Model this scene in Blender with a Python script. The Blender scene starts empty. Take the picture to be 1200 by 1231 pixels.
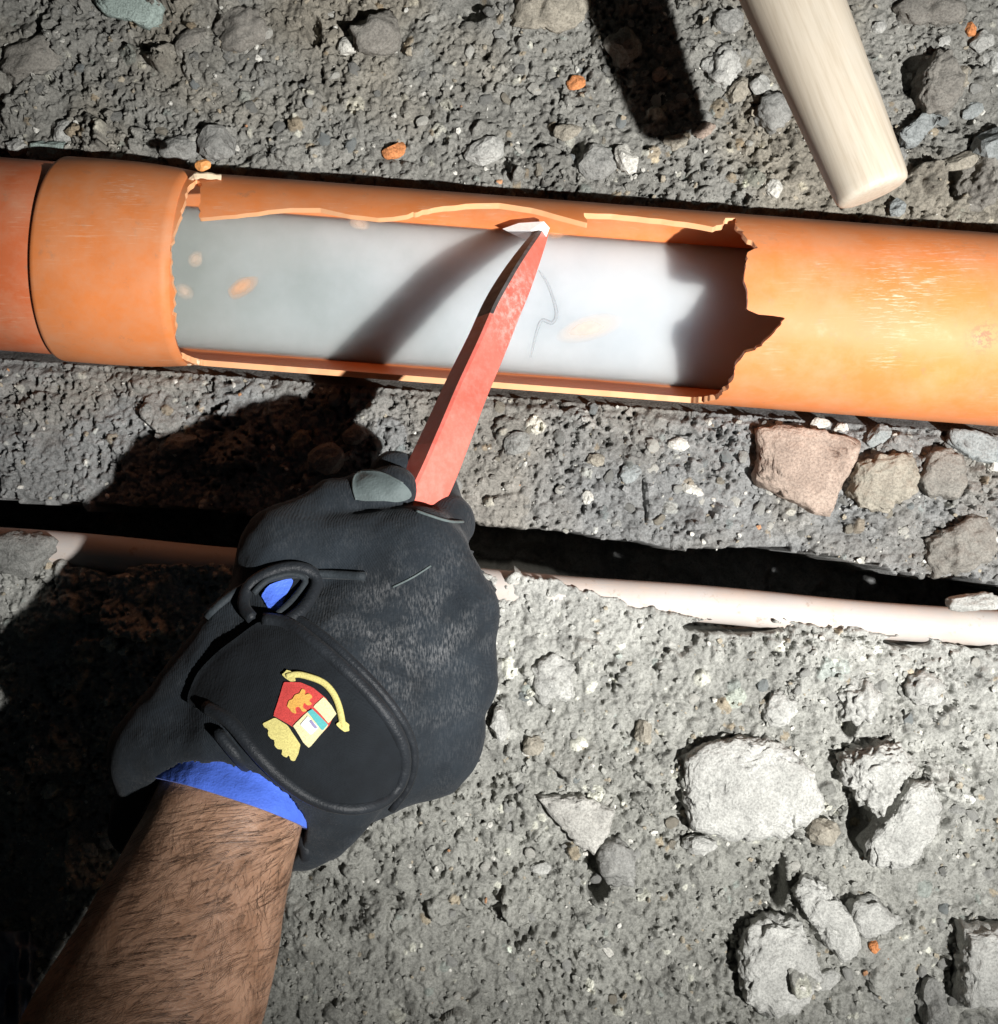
import bpy, math, random
import numpy as np
from mathutils import Vector, Matrix
from mathutils.bvhtree import BVHTree

rng = np.random.default_rng(7)
random.seed(7)
S = bpy.context.scene
COL = S.collection

# ---------------------------------------------------------------- camera, world, lamp, exposure
H = 0.75                      # camera height above the trench floor
K = 0.5e-3 / 0.75             # metres per photo pixel per metre of depth
def P(px, py, z):
    return Vector(((px - 600) * K * (H - z), (615.5 - py) * K * (H - z), z))

cam_d = bpy.data.cameras.new('camera')
cam = bpy.data.objects.new('camera', cam_d); COL.objects.link(cam)
cam.location = (0, 0, H)
cam_d.sensor_fit = 'HORIZONTAL'; cam_d.angle = 2 * math.atan(600 * K)
cam_d.clip_start = 0.01; cam_d.clip_end = 60
S.camera = cam

W = bpy.data.worlds.new('World'); S.world = W; W.use_nodes = True
wn = W.node_tree.nodes; wl = W.node_tree.links
sky = wn.new('ShaderNodeTexSky'); sky.sky_type = 'NISHITA'; sky.sun_disc = False
sky.sun_elevation = math.radians(2); sky.sun_rotation = math.radians(70)
wl.new(sky.outputs[0], wn['Background'].inputs[0]); wn['Background'].inputs[1].default_value = 0.014

# hand torch: the night shot is lit by one torch held to the right of the lens
LAMP = Vector((0.51, -0.285, 1.05))
ld = bpy.data.lights.new('torch', 'SPOT'); torch = bpy.data.objects.new('torch', ld); COL.objects.link(torch)
ld.energy = 124; ld.color = (1.0, 0.985, 0.96); ld.shadow_soft_size = 0.011
ld.spot_size = math.radians(49); ld.spot_blend = 1.0
torch.location = LAMP
torch.rotation_euler = (P(800, 500, 0) - LAMP).to_track_quat('-Z', 'Y').to_euler()

S.view_settings.view_transform = 'Standard'; S.view_settings.look = 'None'
S.view_settings.exposure = 0.0; S.view_settings.gamma = 1.0
S.view_settings.use_curve_mapping = False
S.cycles.max_bounces = 6

# ---------------------------------------------------------------- helpers
def srgb(r, g, b):
    f = lambda c: (c / 255 / 12.92) if c / 255 <= 0.04045 else ((c / 255 + 0.055) / 1.055) ** 2.4
    return (f(r), f(g), f(b))

def _hash(ix, iy, iz, seed):
    h = (ix.astype(np.int64) * 374761393 + iy.astype(np.int64) * 668265263 + iz.astype(np.int64) * 2147483647 + seed * 974711) & 0xffffffff
    h = ((h ^ (h >> 13)) * 1274126177) & 0xffffffff
    h = (h ^ (h >> 16)) & 0xffffffff
    h = (h * 2246822519) & 0xffffffff
    return ((h ^ (h >> 15)) & 0xffff) / 65535.0

def vnoise(x, y, z=0.0, seed=0):
    x, y, z = np.broadcast_arrays(np.asarray(x, float), np.asarray(y, float), np.asarray(z, float))
    ix, iy, iz = np.floor(x), np.floor(y), np.floor(z)
    fx, fy, fz = x - ix, y - iy, z - iz
    sx, sy, sz = [f * f * f * (f * (f * 6 - 15) + 10) for f in (fx, fy, fz)]
    r = 0
    for a in (0, 1):
        for b in (0, 1):
            for c in (0, 1):
                w = (sx if a else 1 - sx) * (sy if b else 1 - sy) * (sz if c else 1 - sz)
                r = r + w * _hash(ix + a, iy + b, iz + c, seed)
    return r * 2 - 1

def fbm(x, y, z=0.0, oct=4, seed=0, gain=0.5):
    r, a, t = 0, 1.0, 0
    for o in range(oct):
        r = r + a * vnoise(np.asarray(x) * 2.03 ** o, np.asarray(y) * 2.03 ** o, np.asarray(z) * 2.03 ** o, seed + o * 17)
        t += a; a *= gain
    return r / t

def new_mesh(name, verts, faces, mats=(), smooth=True, mat_idx=None):
    me = bpy.data.meshes.new(name)
    verts = np.asarray(verts, dtype=np.float32).reshape(-1, 3)
    if isinstance(faces, np.ndarray):
        n, k = faces.shape
        me.vertices.add(len(verts)); me.vertices.foreach_set('co', verts.ravel())
        me.loops.add(n * k); me.loops.foreach_set('vertex_index', faces.astype(np.int32).ravel())
        me.polygons.add(n)
        me.polygons.foreach_set('loop_start', np.arange(0, n * k, k, dtype=np.int32))
        me.update(calc_edges=True)
    else:
        me.from_pydata([tuple(v) for v in verts], [], faces)
    for m in mats: me.materials.append(m)
    me.polygons.foreach_set('use_smooth', np.full(len(me.polygons), smooth))
    if mat_idx is not None: me.polygons.foreach_set('material_index', np.asarray(mat_idx, dtype=np.int32))
    me.validate(); me.update()
    return me

def obj(name, me, parent=None, **props):
    o = bpy.data.objects.new(name, me); COL.objects.link(o)
    if parent is not None: o.parent = parent
    for k, v in props.items(): o[k] = v
    return o

def setcol(me, cols, name='tone'):
    a = me.color_attributes.new(name, 'FLOAT_COLOR', 'POINT')
    c = np.ones((len(me.vertices), 4), dtype=np.float32); c[:, :3] = cols
    a.data.foreach_set('color', c.ravel())

def empty(name, loc, **props):
    return obj(name, None, None, **props) if loc is None else _emp(name, loc, props)
def _emp(name, loc, props):
    o = obj(name, None, None, **props); o.location = loc; o.empty_display_size = 0.02
    return o

def child_mesh(name, me, parent, **props):
    """mesh is in world coordinates; parent is an Empty without rotation or a mesh at the origin"""
    o = obj(name, me, parent, **props)
    bpy_loc = Vector((0, 0, 0)); p = parent
    while p is not None:
        bpy_loc += p.location; p = p.parent
    o.location = -bpy_loc
    return o

def frames(pts):
    pts = [Vector(p) for p in pts]; n = len(pts); T = []
    for i in range(n):
        T.append((pts[min(i + 1, n - 1)] - pts[max(i - 1, 0)]).normalized())
    up = Vector((0, 0, 1)); out = []
    for i in range(n):
        s = T[i].cross(up)
        if s.length < 1e-4: s = Vector((1, 0, 0))
        s.normalize(); u = s.cross(T[i]).normalized()
        out.append((pts[i], T[i], s, u))
    return out

def loft(pts, sections, cap=True):
    """sections[i] = list of (a, b): offset a along the side vector and b along the up vector"""
    V, F = [], []
    m = len(sections[0])
    for (p, t, s, u), sec in zip(frames(pts), sections):
        for a, b in sec: V.append(p + s * a + u * b)
    for i in range(len(pts) - 1):
        for j in range(m):
            k = (j + 1) % m
            F.append((i * m + j, i * m + k, (i + 1) * m + k, (i + 1) * m + j))
    if cap:
        F.append(tuple(range(m))[::-1]); F.append(tuple((len(pts) - 1) * m + j for j in range(m)))
    return V, F

def circ(a, b, n=12, e=1.0):
    r = []
    for i in range(n):
        t = 2 * math.pi * i / n; c, s = math.cos(t), math.sin(t)
        r.append((a * math.copysign(abs(c) ** e, c), b * math.copysign(abs(s) ** e, s)))
    return r

def smooth_path(pts, n):
    """Catmull-Rom through pts, n samples per span"""
    pts = [np.array(p, float) for p in pts]
    pts = [2 * pts[0] - pts[1]] + pts + [2 * pts[-1] - pts[-2]]
    out = []
    for i in range(1, len(pts) - 2):
        p0, p1, p2, p3 = pts[i - 1:i + 3]
        for k in range(n):
            t = k / n
            out.append(0.5 * (2 * p1 + (p2 - p0) * t + (2 * p0 - 5 * p1 + 4 * p2 - p3) * t * t + (3 * p1 - p0 - 3 * p2 + p3) * t ** 3))
    out.append(pts[-2])
    return out

def tube(name, pts, r, mat, parent, n=8, flat=1.0, **props):
    rr = r if hasattr(r, '__len__') else [r] * len(pts)
    V, F = loft(pts, [circ(q, q * flat, n) for q in rr])
    return child_mesh(name, new_mesh(name, V, F, [mat]), parent, **props)

def poly_sd(x, y, poly):
    """signed distance to a closed polygon, negative inside"""
    poly = np.asarray(poly, float); x = np.asarray(x, float); y = np.asarray(y, float)
    d = np.full(x.shape, 1e18); ins = np.zeros(x.shape, bool)
    n = len(poly)
    for i in range(n):
        x0, y0 = poly[i]; x1, y1 = poly[(i + 1) % n]
        ex, ey = x1 - x0, y1 - y0
        t = np.clip(((x - x0) * ex + (y - y0) * ey) / (ex * ex + ey * ey + 1e-18), 0, 1)
        d = np.minimum(d, (x - x0 - t * ex) ** 2 + (y - y0 - t * ey) ** 2)
        if y0 != y1:
            c = ((y0 > y) != (y1 > y)) & (x < (x1 - x0) * (y - y0) / (y1 - y0) + x0)
            ins ^= c
    d = np.sqrt(d)
    return np.where(ins, -d, d)

def clip_grid(us, vs, F, wrap_v=False):
    """keep where F<0 on the grid us x vs; returns uv vertices and faces with a clean clipped edge"""
    nu, nv = len(us), len(vs)
    verts, vid, faces = [], {}, []
    def gv(i, j):
        k = (i, j)
        if k not in vid: vid[k] = len(verts); verts.append((us[i], vs[j]))
        return vid[k]
    def ev(a, b):
        k = (a, b) if a < b else (b, a)
        if k not in vid:
            fa, fb = F[k[0]], F[k[1]]; t = fa / (fa - fb)
            vid[k] = len(verts)
            verts.append((us[k[0][0]] * (1 - t) + us[k[1][0]] * t, vs[k[0][1]] * (1 - t) + vs[k[1][1]] * t))
        return vid[k]
    neg = F < 0
    for i in range(nu - 1):
        for j in range(nv - 1):
            c = [(i, j), (i + 1, j), (i + 1, j + 1), (i, j + 1)]
            s = neg[i, j] + 0 + neg[i + 1, j] + neg[i + 1, j + 1] + neg[i, j + 1]
            if s == 0: continue
            if s == 4: faces.append([gv(*q) for q in c]); continue
            for tri in ((c[0], c[1], c[2]), (c[0], c[2], c[3])):
                out = []
                for q in range(3):
                    a, b = tri[q], tri[(q + 1) % 3]
                    if neg[a]: out.append(gv(*a))
                    if neg[a] != neg[b]: out.append(ev(a, b))
                if len(out) >= 3: faces.append(out)
    return np.array(verts), faces

def slab(outer, inner, faces):
    """two skins and a rim; returns verts, faces, material index (0 skins, 1 rim)"""
    n = len(outer); cnt = {}
    for f in faces:
        for q in range(len(f)):
            a, b = f[q], f[(q + 1) % len(f)]
            cnt[(a, b)] = cnt.get((a, b), 0) + 1
    V = [tuple(v) for v in outer] + [tuple(v) for v in inner]
    F = [tuple(f) for f in faces] + [tuple(q + n for q in f[::-1]) for f in faces]
    mi = [0] * len(F); rim = {}
    def rv(a, top):
        k = (a, top)
        if k not in rim:
            rim[k] = len(V); V.append(V[a] if top else V[a + n])
        return rim[k]
    for (a, b) in cnt:
        if (b, a) not in cnt:
            F.append((rv(b, 1), rv(a, 1), rv(a, 0), rv(b, 0))); mi.append(1)
    return V, F, mi

# ---------------------------------------------------------------- materials
def material(name, rough=0.8, spec=0.3):
    m = bpy.data.materials.new(name); m.use_nodes = True
    b = m.node_tree.nodes['Principled BSDF']
    b.inputs['Roughness'].default_value = rough
    b.inputs['Specular IOR Level'].default_value = spec
    return m, m.node_tree.nodes, m.node_tree.links, b

def ramp(n, l, src, stops):
    r = n.new('ShaderNodeValToRGB'); e = r.color_ramp.elements
    while len(e) < len(stops): e.new(0.5)
    for q, (p, c) in zip(e, stops):
        q.position = p; q.color = (*c, 1) if len(c) == 3 else c
    l.new(src, r.inputs[0]); return r

def noise(n, l, scale, detail=4, rough=0.6, coord=None, typ='noise'):
    t = n.new('ShaderNodeTexNoise' if typ == 'noise' else 'ShaderNodeTexVoronoi')
    t.inputs['Scale'].default_value = scale
    if typ == 'noise':
        t.inputs['Detail'].default_value = detail; t.inputs['Roughness'].default_value = rough
    if coord is not None: l.new(coord, t.inputs['Vector'])
    return t

def mix(n, l, fac, a, b, mode='MIX'):
    m = n.new('ShaderNodeMix'); m.data_type = 'RGBA'; m.blend_type = mode
    for s, v in ((m.inputs[0], fac), (m.inputs[6], a), (m.inputs[7], b)):
        if isinstance(v, (int, float)): s.default_value = v
        elif isinstance(v, tuple): s.default_value = (*v, 1)
        else: l.new(v, s)
    return m.outputs[2]

def bump(n, l, h, strength, dist, b, prev=None):
    u = n.new('ShaderNodeBump'); u.inputs['Strength'].default_value = strength; u.inputs['Distance'].default_value = dist
    l.new(h, u.inputs['Height'])
    if prev is not None: l.new(prev, u.inputs['Normal'])
    l.new(u.outputs[0], b.inputs['Normal']); return u.outputs[0]

def geo(n): return n.new('ShaderNodeTexCoord').outputs['Object']

def earth_mat(name, base, var=0.35, vcol=False, speck=0.3, sc=1.0):
    m, n, l, b = material(name, 0.95, 0.15)
    c = geo(n)
    n1 = noise(n, l, 60 * sc, 6, 0.65, c); n2 = noise(n, l, 700 * sc, 3, 0.7, c); n3 = noise(n, l, 1500 * sc, 2, 0.6, c)
    lo = tuple(v * (1 - var) for v in base); hi = tuple(v * (1 + var) for v in base)
    r1 = ramp(n, l, n1.outputs[0], [(0.3, lo), (0.7, hi)])
    r2 = ramp(n, l, n2.outputs[0], [(0.3, (0.62, 0.62, 0.62)), (0.6, (1.15, 1.15, 1.15))])
    col = mix(n, l, 1.0, r1.outputs[0], r2.outputs[0], 'MULTIPLY')
    sp = ramp(n, l, n3.outputs[0], [(0.66, (0, 0, 0)), (0.74, (speck, speck, speck))])
    col = mix(n, l, sp.outputs[0], col, (0.62, 0.62, 0.58))
    if vcol:
        a = n.new('ShaderNodeAttribute'); a.attribute_name = 'tone'
        col = mix(n, l, 1.0, col, a.outputs['Color'], 'MULTIPLY')
    l.new(col, b.inputs['Base Color'])
    p = bump(n, l, n2.outputs[0], 0.7, 0.0012, b)
    bump(n, l, n1.outputs[0], 0.5, 0.003, b, p)
    return m

M = {}
M['ground'] = earth_mat('soil', (1, 1, 1), 0.22, vcol=True, speck=0.3)
M['pale'] = earth_mat('pale_concrete', (0.42, 0.42, 0.395), 0.26)
M['pale_warm'] = earth_mat('warm_concrete', (0.40, 0.392, 0.362), 0.24)
M['grey'] = earth_mat('grey_stone', (0.26, 0.26, 0.245), 0.25)
M['bluegrey'] = earth_mat('blue_grey_stone', (0.28, 0.30, 0.298), 0.15)
M['brown'] = earth_mat('brown_clod', (0.225, 0.213, 0.19), 0.25)
M['tan'] = earth_mat('tan_stone', (0.31, 0.285, 0.235), 0.25)
M['brick'] = earth_mat('brick_fragment', (0.36, 0.285, 0.235), 0.3, speck=0.25)
M['white'] = earth_mat('white_chip', (0.58, 0.57, 0.52), 0.15)
M['orange'] = earth_mat('terracotta_chip', (0.62, 0.25, 0.10), 0.2)
M['flake'] = earth_mat('pale_green_flake', (0.33, 0.40, 0.37), 0.15, speck=0.1)
M['gravel'] = earth_mat('gravel', (1, 1, 1), 0.2, vcol=True)

PZ, PR = 0.018, 0.0555                       # big pipe axis height and radius
def pipe_mat(name, base, dusty=0.35):
    m, n, l, b = material(name, 0.4, 0.32)
    c = geo(n)
    n1 = noise(n, l, 14, 5, 0.6, c)
    r1 = ramp(n, l, n1.outputs[0], [(0.3, tuple(v * 0.86 for v in base)), (0.7, tuple(min(v * 1.12, 1) for v in base))])
    # scuffs: stretched noise, sparse
    mp = n.new('ShaderNodeMapping'); mp.inputs['Scale'].default_value = (60, 900, 400); mp.inputs['Rotation'].default_value = (0, 0, 0.12)
    l.new(c, mp.inputs[0]); sc = noise(n, l, 1.0, 4, 0.7, mp.outputs[0])
    area = noise(n, l, 22, 3, 0.6, c)
    mm = n.new('ShaderNodeMath'); mm.operation = 'MULTIPLY'
    ra = ramp(n, l, sc.outputs[0], [(0.55, (0, 0, 0)), (0.72, (1, 1, 1))]); rb = ramp(n, l, area.outputs[0], [(0.5, (0, 0, 0)), (0.68, (1, 1, 1))])
    l.new(ra.outputs[0], mm.inputs[0]); l.new(rb.outputs[0], mm.inputs[1])
    mf = n.new('ShaderNodeMath'); mf.operation = 'MULTIPLY'; l.new(mm.outputs[0], mf.inputs[0]); mf.inputs[1].default_value = 0.5
    col = mix(n, l, mf.outputs[0], r1.outputs[0], (0.85, 0.6, 0.42))
    # patches rubbed by shovel and stones: criss-cross scratches
    cross = []
    for ang, sx in ((0.5, 1100), (-0.9, 900), (1.35, 1300)):
        m3 = n.new('ShaderNodeMapping'); m3.inputs['Scale'].default_value = (90, sx, 300); m3.inputs['Rotation'].default_value = (0, 0, ang)
        l.new(c, m3.inputs[0]); q3 = noise(n, l, 1.0, 3, 0.6, m3.outputs[0])
        cross.append(ramp(n, l, q3.outputs[0], [(0.60, (0, 0, 0)), (0.66, (1, 1, 1))]).outputs[0])
    cr = mix(n, l, 1.0, mix(n, l, 1.0, cross[0], cross[1], 'ADD'), cross[2], 'ADD')
    for pt, rad, am in (((1080, 352), .022, .75), ((1150, 305), .02, .4), ((985, 325), .006, .8), ((150, 225), .012, .6), ((1065, 435), .007, .6), ((1120, 470), .006, .4), ((60, 320), .006, .4), ((410, 232), .01, .5)):
        vd = n.new('ShaderNodeVectorMath'); vd.operation = 'DISTANCE'; l.new(c, vd.inputs[0]); vd.inputs[1].default_value = tuple(P(pt[0], pt[1], PZ + PR * 0.9))
        fr = ramp(n, l, vd.outputs['Value'], [(0.0, (am,) * 3), (rad * 1.4, (0, 0, 0))])
        col = mix(n, l, mix(n, l, 1.0, cr, fr.outputs[0], 'MULTIPLY'), col, (0.85, 0.66, 0.52))
    vd = n.new('ShaderNodeVectorMath'); vd.operation = 'DISTANCE'; l.new(c, vd.inputs[0]); vd.inputs[1].default_value = tuple(P(1184, 405, PZ + PR))
    fr = ramp(n, l, vd.outputs['Value'], [(0.003, (1, 1, 1)), (0.010, (0, 0, 0))]); dk = noise(n, l, 380, 3, 0.7, c)
    dr = ramp(n, l, dk.outputs[0], [(0.48, (0, 0, 0)), (0.56, (.8,) * 3)])
    col = mix(n, l, mix(n, l, 1.0, fr.outputs[0], dr.outputs[0], 'MULTIPLY'), col, (0.12, 0.09, 0.04))
    # dirt spots
    dn = noise(n, l, 110, 5, 0.7, c); rd = ramp(n, l, dn.outputs[0], [(0.60, (0, 0, 0)), (0.72, (dusty,) * 3)])
    col = mix(n, l, rd.outputs[0], col, (0.3, 0.2, 0.13))
    film = noise(n, l, 35, 5, 0.7, c); rf = ramp(n, l, film.outputs[0], [(0.4, (0, 0, 0)), (0.75, (0.38,) * 3)])
    col = mix(n, l, rf.outputs[0], col, (0.62, 0.42, 0.28))
    l.new(col, b.inputs['Base Color'])
    rr = ramp(n, l, film.outputs[0], [(0.3, (0.42,) * 3), (0.7, (0.7,) * 3)]); l.new(rr.outputs[0], b.inputs['Roughness'])
    bump(n, l, dn.outputs[0], 0.15, 0.0006, b)
    return m
M['pipe'] = pipe_mat('orange_pvc', (0.76, 0.24, 0.072))
M['pipe_old'] = pipe_mat('red_orange_pvc', (0.62, 0.155, 0.055))
M['pipe_rim'] = pipe_mat('broken_pvc_edge', (0.85, 0.42, 0.2), 0.15)
M['conduit'] = pipe_mat('pale_conduit', (0.50, 0.465, 0.44), 0.7)

def fabric_mat(name, base, dust=0.0, centre=None, weave=2600, rough=0.9, sheen=0.06):
    m, n, l, b = material(name, rough, 0.25)
    c = geo(n)
    n1 = noise(n, l, 40, 5, 0.6, c); n2 = noise(n, l, 900, 3, 0.6, c)
    r1 = ramp(n, l, n1.outputs[0], [(0.3, tuple(v * 0.7 for v in base)), (0.7, tuple(v * 1.35 for v in base))])
    col = r1.outputs[0]
    if dust:
        mp = n.new('ShaderNodeMapping'); mp.inputs['Scale'].default_value = (1500, 350, 500); mp.inputs['Rotation'].default_value = (0, 0, 0.6)
        l.new(c, mp.inputs[0]); st = noise(n, l, 1.0, 3, 0.6, mp.outputs[0])
        ra = ramp(n, l, st.outputs[0], [(0.42, (0, 0, 0)), (0.7, (1, 1, 1))])
        area = noise(n, l, 60, 4, 0.65, c)
        rb = ramp(n, l, area.outputs[0], [(0.42, (0.05,) * 3), (0.72, (1, 1, 1))])
        vm = n.new('ShaderNodeVectorMath'); vm.operation = 'DISTANCE'; l.new(c, vm.inputs[0]); vm.inputs[1].default_value = centre
        rc = ramp(n, l, vm.outputs['Value'], [(0.012, (1, 1, 1)), (0.05, (0.15,) * 3)])
        k1 = mix(n, l, 1.0, ra.outputs[0], rb.outputs[0], 'MULTIPLY'); k2 = mix(n, l, 1.0, k1, rc.outputs[0], 'MULTIPLY')
        k3 = mix(n, l, 1.0, k2, (dust,) * 3, 'MULTIPLY')
        col = mix(n, l, k3, col, (0.42, 0.42, 0.42))
    l.new(col, b.inputs['Base Color'])
    b.inputs['Sheen Weight'].default_value = sheen; b.inputs['Sheen Roughness'].default_value = 0.5
    w = n.new('ShaderNodeTexWave'); w.inputs['Scale'].default_value = weave / 6.28; w.inputs['Distortion'].default_value = 1.5
    w.bands_direction = 'DIAGONAL'; l.new(c, w.inputs['Vector'])
    p = bump(n, l, w.outputs['Fac'], 0.3, 0.0004, b)
    p = bump(n, l, n2.outputs[0], 0.5, 0.0006, b, p)
    bump(n, l, n1.outputs[0], 0.5, 0.004, b, p)
    return m
M['glove'] = fabric_mat('black_knit_fabric', (0.0135, 0.0185, 0.024), 0.5, tuple(P(485, 770, 0.17)))
M['leather'] = fabric_mat('worn_black_leather', (0.022, 0.028, 0.033), 0.0, weave=400, rough=0.65)
M['strap'] = fabric_mat('black_strap_fabric', (0.008, 0.0105, 0.0135), weave=3500, sheen=0.04)
M['piping'] = fabric_mat('black_rubber_piping', (0.016, 0.019, 0.023), weave=300, rough=0.5, sheen=0.03)
M['patch'] = fabric_mat('worn_grey_leather', (0.10, 0.125, 0.125), weave=400, rough=0.6)
M['blue'] = fabric_mat('blue_liner', (0.09, 0.19, 0.80), weave=500, rough=0.45)

def plain(name, base, rough=0.6, spec=0.3, var=0.12, sc=300, metal=0.0):
    m, n, l, b = material(name, rough, spec)
    n1 = noise(n, l, sc, 4, 0.6, geo(n))
    r = ramp(n, l, n1.outputs[0], [(0.3, tuple(v * (1 - var) for v in base)), (0.7, tuple(min(v * (1 + var), 1) for v in base))])
    l.new(r.outputs[0], b.inputs['Base Color']); b.inputs['Metallic'].default_value = metal
    bump(n, l, n1.outputs[0], 0.2, 0.0006, b)
    return m
M['thread_yellow'] = plain('yellow_thread', (0.62, 0.55, 0.20), 0.8, sc=1500, var=0.25)
M['thread_gold'] = plain('gold_thread', (0.66, 0.36, 0.08), 0.8, sc=1500, var=0.25)
M['thread_cream'] = plain('cream_thread', (0.68, 0.62, 0.36), 0.8, sc=1500, var=0.2)
M['thread_red'] = plain('red_thread', (0.52, 0.055, 0.05), 0.8, sc=1500, var=0.25)
M['thread_teal'] = plain('teal_thread', (0.10, 0.42, 0.42), 0.8, sc=1500)
M['thread_white'] = plain('white_thread', (0.75, 0.78, 0.80), 0.8, sc=1500)
M['thread_violet'] = plain('violet_thread', (0.28, 0.25, 0.42), 0.8, sc=1500)
M['steel'] = plain('worn_steel', (0.88, 0.88, 0.87), 0.4, 0.5, sc=400, var=0.05)
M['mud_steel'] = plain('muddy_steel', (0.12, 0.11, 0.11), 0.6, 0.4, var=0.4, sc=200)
M['debris'] = plain('sediment_strand', (0.42, 0.47, 0.50), 0.7, sc=200)

# red tool paint with chips and grime near the working end
m, n, l, b = material('red_tool_paint', 0.42, 0.45); M['paint'] = m
c = geo(n)
n1 = noise(n, l, 45, 5, 0.65, c); n2 = noise(n, l, 260, 5, 0.75, c)
r1 = ramp(n, l, n1.outputs[0], [(0.3, (0.66, 0.125, 0.09)), (0.7, (0.80, 0.20, 0.155))])
vm = n.new('ShaderNodeVectorMath'); vm.operation = 'DISTANCE'; l.new(c, vm.inputs[0]); vm.inputs[1].default_value = tuple(P(600, 385, 0.05))
rc = ramp(n, l, vm.outputs['Value'], [(0.014, (1, 1, 1)), (0.042, (0.12,) * 3)])
rw = ramp(n, l, n2.outputs[0], [(0.45, (0, 0, 0)), (0.62, (0.85,) * 3)])
k = mix(n, l, 1.0, rc.outputs[0], rw.outputs[0], 'MULTIPLY')
col = mix(n, l, k, r1.outputs[0], (0.72, 0.52, 0.48))
n3 = noise(n, l, 500, 4, 0.7, c); rm = ramp(n, l, n3.outputs[0], [(0.60, (0, 0, 0)), (0.68, (0.7,) * 3)])
k = mix(n, l, 1.0, rc.outputs[0], rm.outputs[0], 'MULTIPLY')
col = mix(n, l, k, col, (0.16, 0.12, 0.11))
l.new(col, b.inputs['Base Color']); bump(n, l, n2.outputs[0], 0.25, 0.0008, b)

# wood
m, n, l, b = material('pale_wood', 0.55, 0.3); M['wood'] = m
c = geo(n); mp = n.new('ShaderNodeMapping'); mp.inputs['Rotation'].default_value = (0, 0, math.radians(-112))
l.new(c, mp.inputs[0]); mp2 = n.new('ShaderNodeMapping'); mp2.inputs['Scale'].default_value = (18, 420, 420); l.new(mp.outputs[0], mp2.inputs[0])
g = noise(n, l, 1.0, 4, 0.65, mp2.outputs[0]); g2 = noise(n, l, 22, 4, 0.6, c)
r1 = ramp(n, l, g.outputs[0], [(0.3, (0.41, 0.35, 0.27)), (0.5, (0.48, 0.42, 0.335)), (0.75, (0.53, 0.47, 0.385))])
rd = ramp(n, l, g2.outputs[0], [(0.5, (0, 0, 0)), (0.72, (0.38,) * 3)])
col = mix(n, l, rd.outputs[0], r1.outputs[0], (0.48, 0.47, 0.42))
l.new(col, b.inputs['Base Color']); bump(n, l, g.outputs[0], 0.25, 0.0005, b)

# skin
m, n, l, b = material('skin', 0.5, 0.4); M['skin'] = m
c = geo(n); n1 = noise(n, l, 60, 5, 0.65, c); n2 = noise(n, l, 700, 3, 0.6, c)
r1 = ramp(n, l, n1.outputs[0], [(0.3, (0.27, 0.145, 0.085)), (0.7, (0.50, 0.305, 0.205))])
l.new(r1.outputs[0], b.inputs['Base Color'])
b.inputs['Subsurface Weight'].default_value = 0.12; b.inputs['Subsurface Radius'].default_value = (0.004, 0.0018, 0.001); b.inputs['Subsurface Scale'].default_value = 1.0
p = bump(n, l, n2.outputs[0], 0.4, 0.0005, b); bump(n, l, n1.outputs[0], 0.4, 0.003, b, p)
M['hair'] = plain('dark_arm_hair', (0.085, 0.052, 0.035), 0.5, 0.4)

# milky water: light spreads in it, so shadows fall soft
m, n, l, b = material('milky_water', 0.12, 0.5); M['water'] = m
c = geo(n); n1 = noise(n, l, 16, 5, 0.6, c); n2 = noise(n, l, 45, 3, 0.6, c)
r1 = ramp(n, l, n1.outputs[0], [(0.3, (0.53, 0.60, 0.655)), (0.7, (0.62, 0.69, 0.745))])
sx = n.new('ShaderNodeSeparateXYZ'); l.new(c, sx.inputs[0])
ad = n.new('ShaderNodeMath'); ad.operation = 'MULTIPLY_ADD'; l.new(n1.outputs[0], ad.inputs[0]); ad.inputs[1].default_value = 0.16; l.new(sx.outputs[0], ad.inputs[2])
left_dim = ramp(n, l, ad.outputs[0], [(0.0, (0.60, 0.62, 0.55)), (1.0, (1, 1, 1))])  # weaker lamp light at the left end, put into the water colour
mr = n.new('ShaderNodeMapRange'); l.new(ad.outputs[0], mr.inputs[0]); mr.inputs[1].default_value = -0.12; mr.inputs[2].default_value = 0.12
l.new(mr.outputs[0], left_dim.inputs[0])
l.new(mix(n, l, 1.0, r1.outputs[0], left_dim.outputs[0], 'MULTIPLY'), b.inputs['Base Color'])
b.inputs['Subsurface Weight'].default_value = 1.0; b.inputs['Subsurface Radius'].default_value = (0.055, 0.055, 0.057); b.inputs['Subsurface Scale'].default_value = 1.0
bump(n, l, n2.outputs[0], 0.05, 0.002, b)

m, n, l, b = material('dark_plastic_film', 0.25, 0.6); M['film'] = m
b.inputs['Base Color'].default_value = (0.13, 0.14, 0.19, 1)
n1 = noise(n, l, 80, 4, 0.6, geo(n)); bump(n, l, n1.outputs[0], 0.4, 0.004, b)

# ---------------------------------------------------------------- ground
PZ, PR = 0.018, 0.0555                       # big pipe axis height and radius
A = P(0, 306.5, PZ); B = P(1200, 398, PZ)
U = (B - A).normalized(); Vv = Vector((-U.y, U.x, 0)); Wv = Vector((0, 0, 1))
CZ, CR = 0.021, 0.0108                       # thin conduit
CA = P(0, 656, CZ); CB = P(1200, 757, CZ); CU = (CB - CA).normalized(); CV = Vector((-CU.y, CU.x, 0))

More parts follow.
